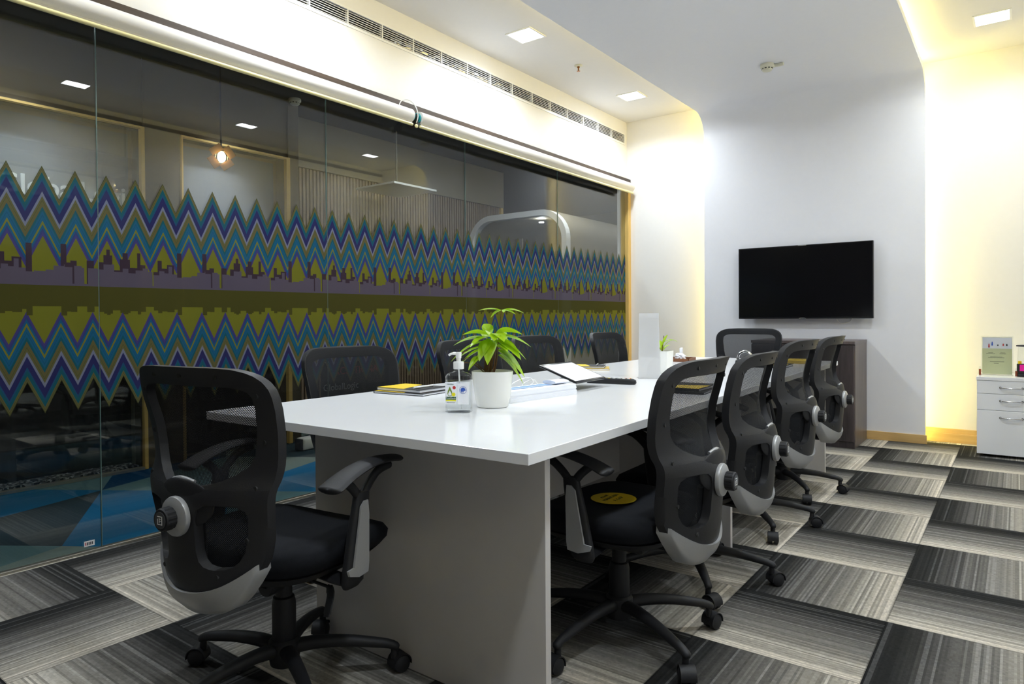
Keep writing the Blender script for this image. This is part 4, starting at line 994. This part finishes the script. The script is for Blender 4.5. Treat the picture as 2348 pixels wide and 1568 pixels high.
text('board_text', 'EXCEPTIONAL', .095, M['red_ink'], sb, (.002, -.02, .59), (R(90), 0, R(90)), 'CENTER', .001)
text('board_text', 'GlobalLogic', .085, M['white_ink'], sb, (.002, -.20, .45), (R(90), 0, R(90)), 'CENTER', .001)
fb = tag(empty('floor_unit', (-4.62, 3.50, 0), R(4)), 'small white and grey box unit on the blue carpet beyond the glass', 'box')
bm = bmesh.new(); box(bm, -.05, .05, -.12, .16, 0, .10, .02, 3); obj('casing', bm, M['white_pl'], fb, smooth=40); obj('end_cap', B(-.046, .046, -.13, -.12, .004, .096, .004), M['capgrey'], fb)
# spotlight with barn doors
sl = tag(empty('spotlight', (-4.2, 2.484, 2.15)), 'small barn-door spotlight with glowing amber bulb hanging beyond the glass', 'spotlight')
bm = bmesh.new(); bmesh.ops.create_uvsphere(bm, u_segments=20, v_segments=14, radius=.026)
for v in bm.verts: v.co.z *= 1.35
obj('bulb', bm, M['bulb'], sl, smooth=180)
M['barn'] = plain('brass_barn_door', srgb('7A5A30'), .35, metal=.6)
vd = Vector((0-(-4.2), -2.484, 1.07-2.15)).normalized(); qm = vd.to_track_quat('Z', 'Y').to_matrix().to_4x4() @ Matrix.Rotation(R(35), 4, 'Z')
bm = bmesh.new(); lathe(bm, [(.055, -.10), (.058, -.02), (.058, .0), (.054, .0), (.05, -.02), (.05, -.09)], 4, cap=False)
bm.transform(qm); obj('housing', bm, M['black'], sl)
for k in range(4):
    bm = box(bmesh.new(), -.04, .04, .045, .100, .0, .003); bm.transform(qm @ Matrix.Rotation(R(90*k), 4, 'Z') @ Matrix.Translation((0, 0, .0)) @ Matrix.Rotation(R(35), 4, 'X'))
    obj('barn_door', bm, M['barn'], sl)
obj('stem', tube(bmesh.new(), [tuple(-vd*.08), (-.06, .03, .2), (-.06, .03, .80)], .006, 8), M['black'], sl)
# added corridor lights, hidden above the glass, to brighten the area beyond
def cl(x, y, s, label, z=2.95):
    o = tag(empty('added_corridor_light', (x, y, z)), label, 'ceiling light', 'added unseen lights beyond the glass'); obj('diffuser', B(-s, s, -s, s, -.006, 0), M['clamp'], o); obj('frame', B(-s-.012, s+.012, -s-.012, s+.012, -.003, .0), M['white_pl'], o)
cl(-4.45, .9, .10, 'added unseen square light over the near end of the blue carpet', 2.95); cl(-4.55, 5.2, .15, 'added unseen square light where the passage opens out', 3.36); cl(-4.5, 7.4, .15, 'added unseen square light in front of the rounded booth', 3.36); cl(-4.1, 10.6, .15, 'added unseen square light past the rounded booth', 3.36)
smoke(-4.90, 3.58, 2.95, 'round smoke detector on the dark corridor ceiling beyond the glass')
# washers that graze the grey panels
for yy in (1.55, 2.95):
    ld = bpy.data.lights.new('wall_washer', 'SPOT'); ld.energy = 26; ld.spot_size = R(52); ld.spot_blend = 1; ld.color = (.85, .93, 1); ld.shadow_soft_size = .04
    lo = bpy.data.objects.new('wall_washer', ld); C.objects.link(lo); lo.location = (-4.35, yy, 2.90); lo.rotation_euler = Vector((-5.14+4.35, 0, 1.75-2.90)).to_track_quat('-Z', 'Y').to_euler()
# open area : slatted wall, bulkhead, hung raft, rounded booth
sw = bmesh.new()
for k in range(98): box(sw, -6.55, -6.50, 3.7+k*.05, 3.7+k*.05+.03, 0, 2.80)
struct(obj('wall_slatted', sw, M['slat'])); struct(obj('wall_slat_backing', B(-6.7, -6.55, 3.0, 8.66, 0, 3.36), M['darkwood']))
struct(obj('trim_9', B(-6.55, -6.47, 3.66, 8.66, 2.80, 3.36), M['corr_wall'])); struct(obj('trim_10', B(-6.53, -6.48, 8.60, 8.66, 0, 2.80), M['pine_z']))
rf = tag(empty('ceiling_raft', (-6.0, 5.85, 2.62)), 'flat white panel hung below the ceiling before the slatted wall', 'ceiling panel'); obj('panel', B(-.33, .33, -.36, .36, 0, .025, .004), M['white_pl'], rf); obj('hanger', tube(bmesh.new(), [(0, 0, .03), (0, 0, .73)], .008, 8), M['alu'], rf)
def arch(x0, x1, z1, r, n=10):
    p = [(x0, 0)];
    for i in range(n+1): a = math.pi-math.pi/2*i/n; p.append((x0+r+r*math.cos(a), z1-r+r*math.sin(a)))
    for i in range(n+1): a = math.pi/2-math.pi/2*i/n; p.append((x1-r+r*math.cos(a), z1-r+r*math.sin(a)))
    p.append((x1, 0)); return p
pod = tag(empty('meeting_booth', (-5.40, 7.5, 0)), 'rounded white-framed meeting booth with a dark front beyond the far glass', 'booth')
bm = bmesh.new(); o1 = arch(-.84, .80, 2.49, .40); i1 = arch(-.765, .725, 2.415, .33)
A = [bm.verts.new((x, 0, z)) for x, z in o1]; I = [bm.verts.new((x, 0, z)) for x, z in i1]; A2 = [bm.verts.new((x, .10, z)) for x, z in o1]; I2 = [bm.verts.new((x, .10, z)) for x, z in i1]
for i in range(len(A)-1):
    bm.faces.new((A[i], A[i+1], I[i+1], I[i])); bm.faces.new((A2[i], I2[i], I2[i+1], A2[i+1])); bm.faces.new((A[i], A2[i], A2[i+1], A[i+1])); bm.faces.new((I[i], I[i+1], I2[i+1], I2[i]))
obj('front_frame', bm, M['white_pl'], pod)
bm = bmesh.new(); A = [bm.verts.new((x, .10, z)) for x, z in o1]; A2 = [bm.verts.new((x, 2.6, z)) for x, z in o1]
for i in range(len(A)-1): bm.faces.new((A[i], A2[i], A2[i+1], A[i+1]))
bm.faces.new(A2); obj('shell', bm, M['corr_wall'], pod, smooth=50)
bm = bmesh.new(); bm.faces.new([bm.verts.new((x, .06, z)) for x, z in i1]); obj('front_glass', bm, M['glass'], pod)
for x, y in ((-.05, .7), (.35, 1.2)): obj('booth_lamp', lathe(bmesh.new(), [(.035, 0), (.035, -.01)], 16, x, y, 2.44), M['clamp'], pod)
obj('hanging_sign', B(-.5, -.25, .5, .52, 2.05, 2.20), M['corr_wall'], pod)
